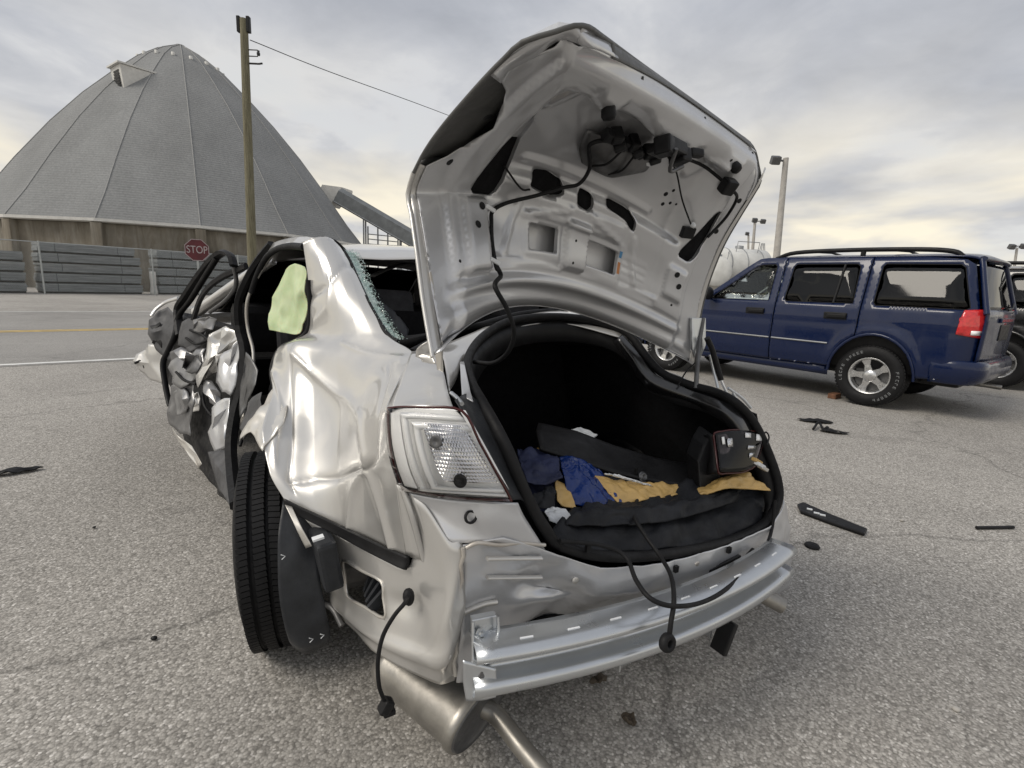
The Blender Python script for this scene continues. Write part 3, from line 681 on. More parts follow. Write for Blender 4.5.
    fr = MB(); rows = [[(x*w_, y+.12*(1-x*x), z) for x in (-1, -.6, 0, .6, 1)] for y, z, w_ in ((3.62, .92, .80), (3.70, .75, .80), (3.72, .62, .80), (3.82, .60, .84), (3.84, .45, .84), (3.72, .36, .8))]
    fr.gridv(patch(rows, 3, 2)); fr.build('front_end', paintm, e, .02)
    b = MB(); b.box((0, 3.83, .80), (.9, .06, .2), None, .03); b.build('grille', 'plastic', e)
    for s in (-1, 1): b = MB(); b.box((s*.63, 3.72, .82), (.32, .12, .18), Matrix.Rotation(R(-s*18), 3, 'Z'), .04); b.build('headlamp', 'lamp_white', e)
    # tailgate with glass, spoiler and bumper
    def ry(z): return -1.02+(max(0, z-1.10))*.33+.05*max(0, .9-z)
    def rrow(z, w_, back=0): return [(x*w_, ry(z)-.045*(1-x*x)-back, z) for x in (-1, -.66, -.33, 0, .33, .66, 1)]
    tg = MB(); tg.gridv(patch([rrow(z, .80) for z in (.64, .8, .95, 1.08, 1.14)], 3, 2)).build('tailgate', paintm, e, .02, 0, 1.0)
    tgo = MB(); tgo.gridv(patch([rrow(z, .77-.28*(z-1.14), .006) for z in (1.14, 1.3, 1.48, 1.62)], 3, 3)); tgo = tgo.build('rear_window', glass, e, .006)
    for s in (-1, 1): MB().tube([(s*(.78-.28*(z-1.14)), ry(z)-.01, z) for z in (1.10, 1.3, 1.5, 1.66)], .034, 8, 2).build('rear_pillar', paintm, e)
    MB().tube([(x*.66, ry(1.64)-.045*(1-x*x)-.02, 1.665) for x in (-1, -.5, 0, .5, 1)], .045, 8, 3, flat=.6).build('spoiler', paintm, e)
    MB().tube([(.05, ry(1.16)-.075, 1.15), (.30, ry(1.2)-.09, 1.17), (.52, ry(1.25)-.07, 1.22)], .012, 6).build('rear_wiper', 'plastic', e)
    b = MB(); b.box((0, ry(.9)-.06, .92), (.5, .03, .16), None, .015); b.build('plate_recess', 'plastic', e)
    b = MB(); b.box((0, ry(1.0)-.075, 1.04), (.7, .03, .05), None, .012); b.build('tailgate_handle', paintm, e)
    rows = []
    for z, bk, w_ in ((.66, .05, .86), (.645, .12, .90), (.58, .15, .915), (.50, .145, .905), (.44, .10, .88), (.40, .02, .86)):
        row = [(-w_-.01, -.60, z)]+[(-w_, -.80, z), (-w_+.03, -.93, z)]+[(x*w_*.9, -1.0-bk*(1-.25*x*x), z) for x in (-.92, -.5, 0, .5, .92)]+[(w_-.03, -.93, z), (w_, -.80, z), (w_+.01, -.60, z)]
        rows.append(row)
    MB().gridv(patch(rows, 3, 2)).build('rear_bumper', paintm, e, .012, 0, 1.0)
    MB().tube([(x*.5, -1.03, .42) for x in (-1, 0, 1)], .03, 8).build('hitch_bar', 'steel_dark', e)
    # underbody and cabin
    b = MB(); b.box((0, 1.35, .46), (1.5, 4.5, .22), None, .04); b.build('underbody', 'plastic', e)
    for s in (-1, 1):
        b = MB(); b.gridv([[(s*.83, y, z) for y in (-.9, .3, 1.2, 2.4)] for z in (.45, .8, 1.10)]); b.build('door_card', 'plastic', e, .02)
        for y in (1.42, .45):
            st = MB(); st.box((s*.40, y, .78), (.52, .5, .20), None, .05); st.box((s*.40, y-.30, 1.10), (.50, .16, .62), Matrix.Rotation(R(-12), 3, 'X'), .06); st.box((s*.40, y-.38, 1.50), (.26, .10, .18), None, .04); st.build('seat', 'seat', e)
    b = MB(); b.box((0, 2.25, .98), (1.6, .4, .26), None, .06); b.build('dashboard', 'plastic', e)
    b = MB(); b.tube([(-.4+.19*math.cos(k*.52), 1.98+.06*math.sin(k*.52), 1.08+.18*math.sin(k*.52)) for k in range(12)], .016, 6, closed=True); b.build('steering_wheel', 'plastic', e)
    MB().tube([(.4, -.3, .30), (.4, -.95, .30), (.45, -1.12, .29)], .03, 10).build('tailpipe', 'exhaust', e)
    # real proportions: taller glasshouse, short tail
    for ch in e.children_recursive:
        if ch.type != 'MESH' or (ch.parent and ch.parent.name.startswith('wheel') and ch.parent.type == 'EMPTY'): continue
        for v in ch.data.vertices:
            c_ = v.co; c_.z += .075*smooth01(c_.z, .5, 1.15)+.02*smooth01(c_.z, 1.2, 1.7)
            if c_.y < -.35: c_.y = -.35+(c_.y+.35)*.85
    return e
_s = 1.03; _rz = R(38.5); _rot = Matrix.Rotation(_rz, 3, 'Z')
_o = Vector((4.512, 6.357, 0))-_rot @ Vector((-.80*_s, 0, 0))
make_suv('navy', (_o.x, _o.y, 0), _rz, _s, 'navy blue SUV with red tail lamp, roof rack and five-spoke alloy wheels', 'SUVs parked across the lot')
_o2 = Vector((7.921, 8.183, 0))-_rot @ Vector((-.80*1.06, 0, 0))
make_suv('black_paint', (_o2.x, _o2.y, 0), R(33), 1.06, 'black SUV parked beyond the navy blue SUV', 'SUVs parked across the lot')
tag(MB().box(Vector((4.334, 6.732, 0))+Vector((0, 0, .034)), (.20, .10, .065), Matrix.Rotation(R(40), 3, 'Z'), .008).build('wheel_chock', 'rust'), 'brown brick chock lying ahead of the navy SUV rear tyre', 'chock')

# ------------------------------------------------------------------ wrecked silver sedan (local frame: x right, y forward, z up, origin under the rear beam)
car = empty('wrecked_sedan', (0, 0, 0), 0, 'crushed silver sedan with raised trunk lid and torn-off rear bumper cover', 'car')
car.matrix_world = Matrix(((0.84670647, -0.53101375, 0.03335498, 0.44608128), (0.53107071, 0.84729104, 0.00786069, 1.30680783), (-0.03243551, 0.01105815, 0.99941265, -0.04712268), (0, 0, 0, 1)))
def bendx(y): return -.30*max(0, (y-2.0)/1.4)**1.4 if y > 2 else 0     # the nose is bent towards the impact
def sheet3(name, rows, mat, parent=car, nu=6, nv=6, lin=.3, fold=None, thick=.003, smooth=True, offset=0.0):
    g = patch(rows, nu, nv, lin)
    if fold: g = displace(g, fold)
    return MB().gridv(g, smooth).build(name, mat, parent, thick, 0, offset)

# --- left rear quarter panel, C-pillar to bumper strip
QP = [
 [(-0.7416, 1.32, 1.4453), (-0.7251, 1.31, 1.458), (-0.7049, 1.3, 1.4674), (-0.6827, 1.3, 1.4738), (-0.6544, 1.31, 1.4774), (-0.6269, 1.33, 1.4698), (-0.5921, 1.36, 1.447)],
 [(-0.7266, 1.3, 1.3248), (-0.7097, 1.253, 1.3383), (-0.6918, 1.215, 1.3513), (-0.6675, 1.193, 1.361), (-0.6397, 1.186, 1.3671), (-0.6082, 1.193, 1.3698), (-0.5746, 1.22, 1.365)],
 [(-0.7226, 1.28, 1.21), (-0.7076, 1.205, 1.2232), (-0.6897, 1.135, 1.2358), (-0.6658, 1.083, 1.2437), (-0.6353, 1.048, 1.251), (-0.6048, 1.028, 1.2537), (-0.5708, 1.02, 1.2524)],
 [(-0.7317, 1.29, 1.0987), (-0.7178, 1.187, 1.1028), (-0.6943, 1.092, 1.1105), (-0.6658, 1.002, 1.1251), (-0.6333, 0.927, 1.1377), (-0.5987, 0.868, 1.1451), (-0.5587, 0.82, 1.1445)],
 [(-0.8276, 1.34, 1.0355), (-0.8069, 1.184, 1.068), (-0.7527, 1.077, 1.0605), (-0.6973, 0.952, 1.0607), (-0.649, 0.827, 1.0725), (-0.5962, 0.721, 1.0948), (-0.5484, 0.62, 1.1189)],
 [(-0.8622, 1.3, 0.9503), (-0.8228, 1.104, 0.9727), (-0.7607, 0.997, 0.9513), (-0.7056, 0.854, 0.9574), (-0.6671, 0.689, 1.0093), (-0.6434, 0.572, 1.0554), (-0.6187, 0.5, 1.0767)],
 [(-0.8777, 1.12, 0.8976), (-0.8406, 0.967, 0.8694), (-0.7815, 0.886, 0.851), (-0.7293, 0.749, 0.8633), (-0.7179, 0.565, 0.9304), (-0.7154, 0.434, 0.9754), (-0.7241, 0.32, 1.0176)],
 [(-0.9376, 0.9, 0.8254), (-0.8658, 0.823, 0.7814), (-0.8035, 0.769, 0.7753), (-0.7546, 0.663, 0.7881), (-0.7376, 0.506, 0.8321), (-0.7248, 0.378, 0.8842), (-0.7188, 0.29, 0.9274)],
 [(-0.9317, 0.76, 0.7255), (-0.8848, 0.717, 0.7092), (-0.8278, 0.67, 0.6996), (-0.7685, 0.6, 0.724), (-0.7269, 0.492, 0.7946), (-0.7113, 0.373, 0.8134), (-0.7077, 0.27, 0.8412)],
 [(-0.9014, 0.7, 0.6642), (-0.8577, 0.66, 0.6448), (-0.8108, 0.61, 0.6295), (-0.7589, 0.55, 0.6121), (-0.7206, 0.47, 0.6111), (-0.6931, 0.37, 0.6245), (-0.6747, 0.27, 0.6458)]]
def seg_d(p, a, b):
    ax, ay = a; bx, by = b; dx, dy = bx-ax, by-ay; t = max(0, min(1, ((p[0]-ax)*dx+(p[1]-ay)*dy)/(dx*dx+dy*dy+1e-12))); return math.hypot(p[0]-ax-dx*t, p[1]-ay-dy*t)
# creases as polylines in (column, row) of the grid: height, half width
CREASE = [([(1.0, 4.0), (1.0, 5.5), (1.05, 7), (1.0, 8.3)], -.008, .22), ([(1.15, 4.35), (2.2, 4.75), (3.3, 5.3), (4.1, 6.0), (4.45, 6.9), (4.3, 7.8)], .012, .24),
          ([(4.3, 7.8), (3.6, 8.2), (3.2, 9.0)], .011, .22), ([(4.3, 7.8), (4.9, 8.5), (5.3, 9.0)], .009, .22), ([(1.0, 8.0), (2.2, 7.7), (3.4, 7.75), (4.3, 7.8)], -.009, .22),
          ([(0, 1.75), (2.2, 1.55), (4.2, 1.1), (6, .9)], -.007, .18), ([(.6, 2.6), (2.0, 2.2), (2.6, 1.4)], .005, .2), ([(.2, 5.2), (.55, 6.4), (.4, 7.6)], .008, .2), ([(3.2, 3.4), (4.4, 3.9), (5.6, 4.3)], .007, .24), ([(5.1, 4.6), (5.2, 6.0), (4.9, 7.0), (4.3, 7.8)], -.007, .2)]
def qfold(p, u, v):
    q = (v*6, u*9); d = .0012*noise.noise(p*9)
    for poly, hh, ww in CREASE:
        dd = min(seg_d(q, poly[i], poly[i+1]) for i in range(len(poly)-1)); d += 1.25*hh*math.exp(-dd/(ww*.62)) if dd < 4*ww else 0
    return d
sheet3('quarter_panel', QP, 'silver', nu=16, nv=14, lin=.35, fold=qfold)
# torn, bright edged flange at the front of the wheel arch
sheet3('torn_flange', [[(-0.856, 1.24, 0.8906), (-0.8443, 1.12, 0.8999), (-0.8312, 1.05, 0.8851)], [(-0.9312, 1.08, 0.8402), (-0.9085, 1, 0.8374), (-0.875, 0.88, 0.8426)], [(-0.9682, 1.1, 0.783), (-0.9397, 1, 0.7976), (-0.9203, 0.85, 0.8051)], [(-0.9885, 1.09, 0.7365), (-0.9564, 1.02, 0.7828), (-0.9411, 0.82, 0.7772)]], 'silver_worn', fold=folds(.012, 14, 4), lin=.7)
# pale plastic corner of the deck between lamp and glass
sheet3('deck_corner', [[(-0.5484, 0.62, 1.1189), (-0.5175, 0.6, 1.1218), (-0.4712, 0.6, 1.1218)], [(-0.6187, 0.5, 1.0767), (-0.5837, 0.44, 1.0895), (-0.539, 0.4, 1.0901)], [(-0.6777, 0.4, 1.0432), (-0.6235, 0.33, 1.0532), (-0.5774, 0.28, 1.0568)], [(-0.7201, 0.325, 1.0211), (-0.6527, 0.25, 1.0401), (-0.6004, 0.2, 1.0417)]], 'silver', lin=.2, fold=folds(.003, 8, 6))
# deck strip beneath the lid, running to the rear glass
sheet3('deck_panel', [[(-0.5484, 0.62, 1.1189), (-0.4208, 0.7, 1.1275), (-0.2603, 0.8, 1.1591), (-0.0377, 0.93, 1.2055), (0.2895, 1, 1.2503), (0.6042, 0.94, 1.2162)], [(-0.469, 0.59, 1.1232), (-0.3998, 0.62, 1.1189), (-0.2839, 0.72, 1.1362), (-0.0901, 0.84, 1.1887), (0.2095, 0.89, 1.2257), (0.4493, 0.76, 1.1897)], [(-0.5543, 0.33, 1.0555), (-0.4823, 0.44, 1.0641), (-0.3464, 0.64, 1.116), (-0.1215, 0.8, 1.173), (0.1816, 0.85, 1.2074), (0.4311, 0.7, 1.1581)]], 'silver', lin=.1)
MB().tube([(-0.5331, 0.66, 1.1132), (-0.3866, 0.78, 1.1451), (-0.1675, 0.9, 1.1845), (0.0773, 1, 1.2286), (0.3192, 1.04, 1.2531)], .012, 6, 4).build('glass_seal', 'rubber', car)
# --- black arch/bumper edge strip
sheet3('bumper_strip', [[(-0.9041, 0.68, 0.6727), (-0.8611, 0.64, 0.6539), (-0.815, 0.59, 0.6391), (-0.764, 0.53, 0.6223), (-0.7265, 0.45, 0.622), (-0.7, 0.35, 0.6361), (-0.6799, 0.25, 0.6574)], [(-0.902, 0.676, 0.6583), (-0.859, 0.636, 0.6395), (-0.8129, 0.586, 0.6218), (-0.7619, 0.526, 0.6052), (-0.7245, 0.446, 0.6024), (-0.7007, 0.346, 0.6182), (-0.6792, 0.25, 0.6409)], [(-0.8948, 0.67, 0.6438), (-0.8573, 0.63, 0.6261), (-0.8113, 0.58, 0.6085), (-0.7603, 0.52, 0.5892), (-0.7258, 0.44, 0.5877), (-0.705, 0.34, 0.6051), (-0.6864, 0.25, 0.6236)]], 'plastic', lin=.2, thick=.010)
sheet3('corner_fold', [[(-0.7086, 0.275, 0.8446), (-0.7019, 0.258, 0.8424), (-0.6912, 0.252, 0.8328)], [(-0.6924, 0.275, 0.7475), (-0.6865, 0.25, 0.7602), (-0.6734, 0.238, 0.7683)], [(-0.6767, 0.272, 0.648), (-0.6674, 0.235, 0.6596), (-0.649, 0.215, 0.6577)]], 'silver', lin=.3)
# --- lower corner panel with vent opening, below the strip
LC = [
 [(-0.8946, 0.69, 0.6385), (-0.8106, 0.61, 0.5977), (-0.7491, 0.53, 0.5757), (-0.7049, 0.39, 0.5906), (-0.676, 0.27, 0.6129), (-0.6595, 0.24, 0.7038), (-0.6944, 0.25, 0.8315)],
 [(-0.86, 0.68, 0.549), (-0.7987, 0.61, 0.5276), (-0.7422, 0.53, 0.5107), (-0.707, 0.37, 0.5397), (-0.6715, 0.25, 0.5784), (-0.6473, 0.19, 0.6784), (-0.6624, 0.2, 0.8136)],
 [(-0.7967, 0.78, 0.3988), (-0.7752, 0.66, 0.4292), (-0.7407, 0.51, 0.4571), (-0.7065, 0.35, 0.4918), (-0.6681, 0.22, 0.5398), (-0.6355, 0.14, 0.632), (-0.6286, 0.13, 0.7481)],
 [(-0.7728, 0.74, 0.3421), (-0.7661, 0.63, 0.3681), (-0.7389, 0.48, 0.3972), (-0.7091, 0.32, 0.4402), (-0.6695, 0.19, 0.4848), (-0.6389, 0.1, 0.5535), (-0.5968, 0.12, 0.7361)],
 [(-0.7537, 0.68, 0.2818), (-0.7471, 0.58, 0.314), (-0.7346, 0.44, 0.351), (-0.7129, 0.28, 0.4006), (-0.6739, 0.16, 0.4355), (-0.6359, 0.1, 0.4547), (-0.5912, 0.12, 0.5656)],
 [(-0.7363, 0.62, 0.2536), (-0.7289, 0.52, 0.2827), (-0.7229, 0.38, 0.3186), (-0.7032, 0.25, 0.3632), (-0.6673, 0.17, 0.3754), (-0.631, 0.13, 0.3697), (-0.5902, 0.13, 0.3651)]]
def hollow(p, u, v):   # bead pressed along the lower edge and dish round the grommet
    return .012*math.exp(-((u-.78)/.06)**2)-.016*math.exp(-(((u-.42)/.10)**2+((v-.62)/.08)**2))
g = displace(patch(LC, 6, 6, .35), hollow); nR, nC = len(g), len(g[0])
b = MB(); vs = [v for r in g for v in r]; fs = []
for i in range(nR-1):
    for j in range(nC-1):
        u, v = (i+.5)/(nR-1), (j+.5)/(nC-1)
        if .24 < u < .58 and .29 < v < .50: continue        # vent opening
        fs.append((i*nC+j, i*nC+j+1, (i+1)*nC+j+1, (i+1)*nC+j))
b.add(vs, fs, True); b.build('corner_panel', 'silver', car, .003, 0, 0)
def corner_at(u, v, off=0.0):
    i, j = min(nR-2, int(u*(nR-1))), min(nC-2, int(v*(nC-1))); p = g[i][j]; n_ = (g[i+1][j]-p).cross(g[i][j+1]-p).normalized(); return p+n_*off
ring = [corner_at(u, v) for u, v in ((.24, .29), (.24, .40), (.24, .50), (.42, .50), (.58, .50), (.58, .40), (.58, .29), (.42, .29))]
MB().tube(ring, .005, 6, 3, closed=True).build('vent_frame', 'silver_worn', car)
cen = sum(ring, Vector())/8
vb = MB(); vb.box(cen+Vector((.09, .03, 0)), (.02, .20, .16), None, .004); vb.build('vent_box', 'plastic', car)
for k in range(4): MB().box(cen+Vector((.045, .05-.035*k, .005)), (.03, .012, .11), Matrix.Rotation(R(18+9*k), 3, 'Y')).build('vent_flap', 'plastic_grey', car)
# bright weld channel from lamp down to strip end
MB().tube([(-0.7015, 0.245, 0.8397), (-0.6839, 0.225, 0.7785), (-0.6621, 0.22, 0.7008), (-0.6518, 0.215, 0.661)], .008, 6, 4).build('weld_channel', 'silver', car)
MB().tube([(-0.6823, 0.235, 0.8305), (-0.662, 0.215, 0.7686), (-0.6476, 0.205, 0.7051), (-0.6423, 0.2, 0.6613)], .006, 6, 4).build('weld_channel', 'silver', car)

# --- shelf under the lamp and the crumpled rear panel
sheet3('lamp_shelf', [[(-0.6944, 0.25, 0.8315), (-0.6385, 0.17, 0.8395), (-0.5621, 0.115, 0.842), (-0.4653, 0.1, 0.8272)], [(-0.6544, 0.2, 0.8046), (-0.6092, 0.145, 0.7975), (-0.5403, 0.1, 0.7972), (-0.441, 0.1, 0.7839)], [(-0.6284, 0.13, 0.7431), (-0.5691, 0.108, 0.7412), (-0.4981, 0.098, 0.7361), (-0.3795, 0.088, 0.6912)]], 'silver_in', fold=folds(.004, 12, 2), lin=.3)
sc_h = V((-0.5841, 0.118, 0.8048)); MB().lathe([(.016, .0), (.016, .006), (.011, .006), (.010, 0)], sc_h, Matrix.Rotation(R(70), 3, 'X'), 14).build('locator_hole', 'plastic', car)
RP = [
 [(-0.5978, 0.118, 0.7374), (-0.504, 0.095, 0.7517), (-0.3821, 0.085, 0.6961), (-0.2007, 0.07, 0.6105), (0.029, 0.06, 0.5729), (0.3258, 0.07, 0.5541), (0.6678, 0.1, 0.556), (0.7701, 0.13, 0.621)],
 [(-0.5932, 0.122, 0.696), (-0.494, 0.105, 0.7029), (-0.3567, 0.1, 0.6464), (-0.1995, 0.065, 0.5714), (0.0314, 0.055, 0.5298), (0.3217, 0.06, 0.5139), (0.7018, 0.1, 0.5054), (0.8073, 0.13, 0.5655)],
 [(-0.5885, 0.128, 0.6264), (-0.4745, 0.125, 0.6118), (-0.3286, 0.125, 0.5533), (-0.1893, 0.062, 0.5313), (0.0447, 0.06, 0.4875), (0.3404, 0.065, 0.4635), (0.7285, 0.1, 0.4592), (0.8397, 0.13, 0.5052)],
 [(-0.5867, 0.13, 0.5715), (-0.4619, 0.13, 0.5324), (-0.3512, 0.105, 0.5389), (-0.1472, 0.1, 0.4718), (0.1008, 0.1, 0.4216), (0.4034, 0.1, 0.3983), (0.7909, 0.12, 0.4062), (0.8884, 0.14, 0.4265)],
 [(-0.5878, 0.13, 0.504), (-0.4443, 0.145, 0.4299), (-0.2951, 0.165, 0.4117), (-0.0487, 0.19, 0.3397), (0.2243, 0.19, 0.2875), (0.5431, 0.18, 0.2671), (0.8514, 0.14, 0.3389), (0.934, 0.15, 0.3588)],
 [(-0.589, 0.13, 0.4352), (-0.4257, 0.16, 0.3526), (-0.2471, 0.2, 0.2973), (0.0031, 0.23, 0.2245), (0.2865, 0.23, 0.1879), (0.6205, 0.22, 0.1698), (0.924, 0.16, 0.2568), (0.9757, 0.16, 0.2805)],
 [(-0.5901, 0.13, 0.3622), (-0.3975, 0.18, 0.2387), (-0.1787, 0.25, 0.1417), (0.0836, 0.28, 0.0685), (0.3823, 0.28, 0.0262), (0.7392, 0.27, 0.0112), (1.0377, 0.2, 0.1293), (1.0808, 0.2, 0.1663)]]
sheet3('rear_panel', RP, 'silver_in', nu=9, nv=9, lin=.6, fold=folds(.008, 10, 9, 1.5))
for y0 in (0, 1):
    p = [(-0.5457, 0.092, 0.7045), (-0.3944, 0.082, 0.6758)] if y0 == 0 else [(-0.531, 0.11, 0.6415), (-0.3748, 0.1, 0.6085)]
    MB().tube(p, .0085, 8, 3, flat=.6).build('pressed_rib', 'silver', car)
for p, r in (((-0.2743, 0.078, 0.5864), .016), ((0.1929, 0.052, 0.5347), .014)):
    MB().sphere(p, r*.7, 10, (1.2, .3, .9)).build('sealer_blob', 'silver_worn', car)
b = MB(); b.box((0.343, 0.055, 0.4828), (.16, .012, .045), Matrix.Rotation(R(-6), 3, 'Y'), .003); b.build('panel_opening', 'plastic', car)
for p in ((-0.2499, 0.072, 0.6762), (0.0925, 0.05, 0.5434), (0.3543, 0.055, 0.5446)):
    b = MB(); b.box(p, (.014, .01, .02)); b.build('panel_hole', 'plastic', car)
# seam of spot-weld sealer between corner and rear panel
zs = [V((-0.6005, 0.112, 0.7334)).lerp(V((-0.599, 0.12, 0.3875)), k/16) for k in range(17)]
MB().tube([p+Vector((.004*math.sin(k*2.1), 0, 0)) for k, p in enumerate(zs)], .0055, 6).build('seam_sealer', 'silver_worn', car)
MB().tube([(-0.5948, 0.108, 0.7341), (-0.5683, 0.1, 0.7449), (-0.5124, 0.092, 0.7317), (-0.4565, 0.09, 0.7259), (-0.3833, 0.085, 0.7072)], .005, 6, 4).build('seam_sealer', 'silver_worn', car)
MB().tube([(-0.6088, 0.115, 0.5554), (-0.5665, 0.12, 0.5583), (-0.524, 0.122, 0.5609), (-0.4918, 0.118, 0.5596)], .007, 6, 4).build('torn_edge', 'silver_worn', car)

# --- bumper beam: rolled hat profile on a gentle curve
def beam_c(t):   # t -1..1
    p = V((-0.5999, 0.0333, 0.475)).lerp(V((0.6128, 0.0111, 0.475)), (t+1)/2); return p+Vector((0, -.075*(1-t*t), 0))
sec = [(.050, .058), (-.010, .060), (-.032, .052), (-.036, .038), (-.010, .026), (.006, .018), (.008, -.004), (-.004, -.014), (-.034, -.022), (-.040, -.038), (-.032, -.052), (-.010, -.058), (.045, -.058)]
rows = []
for k in range(29):
    t = -1+2*k/28; c0 = beam_c(t); d = (beam_c(min(1, t+.02))-beam_c(max(-1, t-.02))).normalized(); n_ = Vector((0, 0, 1)).cross(d).normalized(); u_ = d.cross(n_)
    rows.append([c0+n_*y-(-u_ if False else Vector((0, 0, 0)))+Vector((0, 0, z)) for y, z in sec])
bm_ = MB().gridv([catmull(r, 4) for r in rows], True).build('bumper_beam', 'zinc', car, .004, 0, 0)
for k in range(9):
    t = -.8+.2*k; c0 = beam_c(t); d = (beam_c(t+.02)-beam_c(t-.02)).normalized()
    MB().box(c0+Vector((0, -.006, .0625)), (.032, .005, .003), Matrix.Rotation(math.atan2(d.y, d.x), 3, 'Z')).build('beam_slot', 'paper', bm_)
br = MB(); br.prism([(-0.5875, 0.07, 0.5699), (-0.5197, 0.07, 0.5623), (-0.5163, 0.05, 0.4805), (-0.5292, 0.04, 0.4653), (-0.5915, 0.04, 0.4773)], (.004, .02, 0)); br = br.build('beam_bracket', 'zinc', car, 0, .003)
MB().tube([(-0.5931, 0.055, 0.5762), (-0.6003, 0.03, 0.4931)], .004, 6).build('bracket_flange', 'zinc', br); MB().tube([(-0.5261, 0.055, 0.5685), (-0.5284, 0.03, 0.4856)], .004, 6).build('bracket_flange', 'zinc', br)
for p in ((-0.5726, 0.055, 0.5439), (-0.5364, 0.055, 0.5268)): MB().lathe([(.0, .012), (.006, .011), (.007, .004), (.012, .003), (.012, 0)], p, Matrix.Rotation(R(90), 3, 'X'), 6, False).build('bolt', 'zinc', br)
MB().lathe([(.0, .02), (.012, .018), (.014, .008), (.02, .006), (.02, 0)], (-0.5801, 0.0295, 0.46), Matrix.Rotation(R(80), 3, 'X'), 6, False).build('bolt', 'steel_dark', bm_)
sheet3('beam_end_plate', [[(-0.6219, 0.0384, 0.5), (-0.587, 0.0207, 0.49), (-0.5539, 0.0037, 0.48)], [(-0.6229, 0.0299, 0.45), (-0.584, 0.0098, 0.44), (-0.5549, -0.0082, 0.44)], [(-0.6194, 0.0163, 0.41), (-0.5818, 0.0004, 0.41), (-0.5591, -0.0137, 0.42)]], 'zinc', lin=.5)
for p, w_ in (((-0.1399, -0.0426, 0.4), .055), ((0.2156, -0.0622, 0.4), .05)):
    b = MB(); b.box(V(p)+Vector((0, .03, -.02)), (w_, .006, .08), Matrix.Rotation(R(14), 3, 'X'), .003); b.box(V(p)+Vector((-.03, .05, -.03)), (.006, .05, .06)); b.build('beam_tab', 'zinc', bm_)
b = MB(); b.box(V((0.2041, -0.0672, 0.36)), (.02, .05, .10), Matrix.Rotation(R(20), 3, 'Y'), .004); b.build('hanger_clip', 'plastic', car)
MB().tube([(0.5228, 0.0315, 0.36), (0.5795, -0.0344, 0.33)], .028, 14).build('tailpipe_stub', 'exhaust', car)

# --- tail lamp (left) still in place
TL = [[(-0.7245, 0.305, 1.0287), (-0.6873, 0.245, 1.0433), (-0.6438, 0.195, 1.0503), (-0.6022, 0.155, 1.0505)], [(-0.7263, 0.285, 0.9548), (-0.6773, 0.212, 0.9719), (-0.6281, 0.155, 0.9818), (-0.5695, 0.12, 0.9819)], [(-0.7161, 0.265, 0.89), (-0.6675, 0.18, 0.9038), (-0.6029, 0.125, 0.9101), (-0.5316, 0.098, 0.9104)], [(-0.7016, 0.245, 0.8422), (-0.6411, 0.165, 0.8469), (-0.5717, 0.108, 0.8514), (-0.496, 0.085, 0.846)]]
def bulge(p, u, v): return .0
tg_ = patch(TL, 8, 8, .15); n_c = None
lampn = ((tg_[12][13]-tg_[12][12]).cross(tg_[13][12]-tg_[12][12])).normalized()
if lampn.y > 0: lampn = -lampn
back = [[p-lampn*.045 for p in r] for r in tg_]
lamp = MB().gridv([[p-lampn*.026 for p in r] for r in tg_]).build('tail_lamp', 'lamp_white', car, .004, 0, 0)
def lp(u, v, d=0.0):
    i, j = u*(len(tg_)-1), v*(len(tg_[0])-1); i0, j0 = min(int(i), len(tg_)-2), min(int(j), len(tg_[0])-2); fi, fj = i-i0, j-j0
    return (tg_[i0][j0]*(1-fi)*(1-fj)+tg_[i0+1][j0]*fi*(1-fj)+tg_[i0][j0+1]*(1-fi)*fj+tg_[i0+1][j0+1]*fi*fj)+lampn*d
bor = [lp(0, .06), lp(0, .5), lp(0, 1), lp(.33, 1), lp(.66, 1), lp(.97, 1), lp(1, .95), lp(1, .5), lp(1, .05), lp(.95, 0), lp(.5, 0), lp(.06, 0)]
MB().tube(bor, .0034, 8, 4, closed=True).build('lamp_rim', 'red_edge', lamp)
NU_, NV_ = 30, 34       # faceted reflector: rows of tiny pyramids
rf_ = []
for i in range(NU_+1):
    rr_ = []
    for j in range(NV_+1):
        u, v = i/NU_, j/NV_; o_ = (j % 2) if i % 2 else 0; pyr = .0028 if (i % 2 and j % 2) else 0.0
        rr_.append(lp(.16+.62*u, .40+.52*v+.05*u, .001+pyr+.010*math.sin(math.pi*u)*math.sin(math.pi*v)))
    rf_.append(rr_)
MB().gridv(rf_, False).build('lamp_reflector', 'chrome', lamp)
def band(v0, v1, u0, u1, d):      # C-shaped light guide round the reflector
    outer_ = [lp(u0, 1.0-.03, d), lp(u0, v0+.06, d), lp(u0+.05, v0, d), lp(.5, v0, d+.003), lp(1-(u0+.05)*.55-.05, v0, d), lp(1-u0*.6, v0+.06, d), lp(1-u0*.6, .98, d)]
    inner_ = [lp(u1, 1.0-.03, d), lp(u1, v1+.06, d), lp(u1+.05, v1, d), lp(.5, v1, d+.003), lp(1-(u1+.05)*.55-.06, v1, d), lp(1-u1*.66, v1+.06, d), lp(1-u1*.66, .98, d)]
    o_, i_ = catmull(outer_, 5), catmull(inner_, 5); MB().gridv([o_, [(p+q)/2+lampn*.006 for p, q in zip(o_, i_)], i_]).build('lamp_band', 'lamp_white', lamp, .002, 0, 0)
band(.17, .25, .055, .12, .0); band(.285, .37, .15, .225, .0)
MB().gridv([[lp(.05+.9*u/8, .02+.12*v/3, -.004) for v in range(4)] for u in range(9)]).build('lamp_side', 'lamp_white', lamp)
for u, v, r in ((.34, .53, .013), (.74, .62, .014)):
    MB().lathe([(.0, .004), (r*.5, .006), (r, .010), (r*1.15, .008)], lp(u, v, .006), lampn.to_track_quat('Z', 'Y').to_matrix(), 20).build('bulb_bowl', 'plastic' if u > .5 else 'steel_dark', lamp)
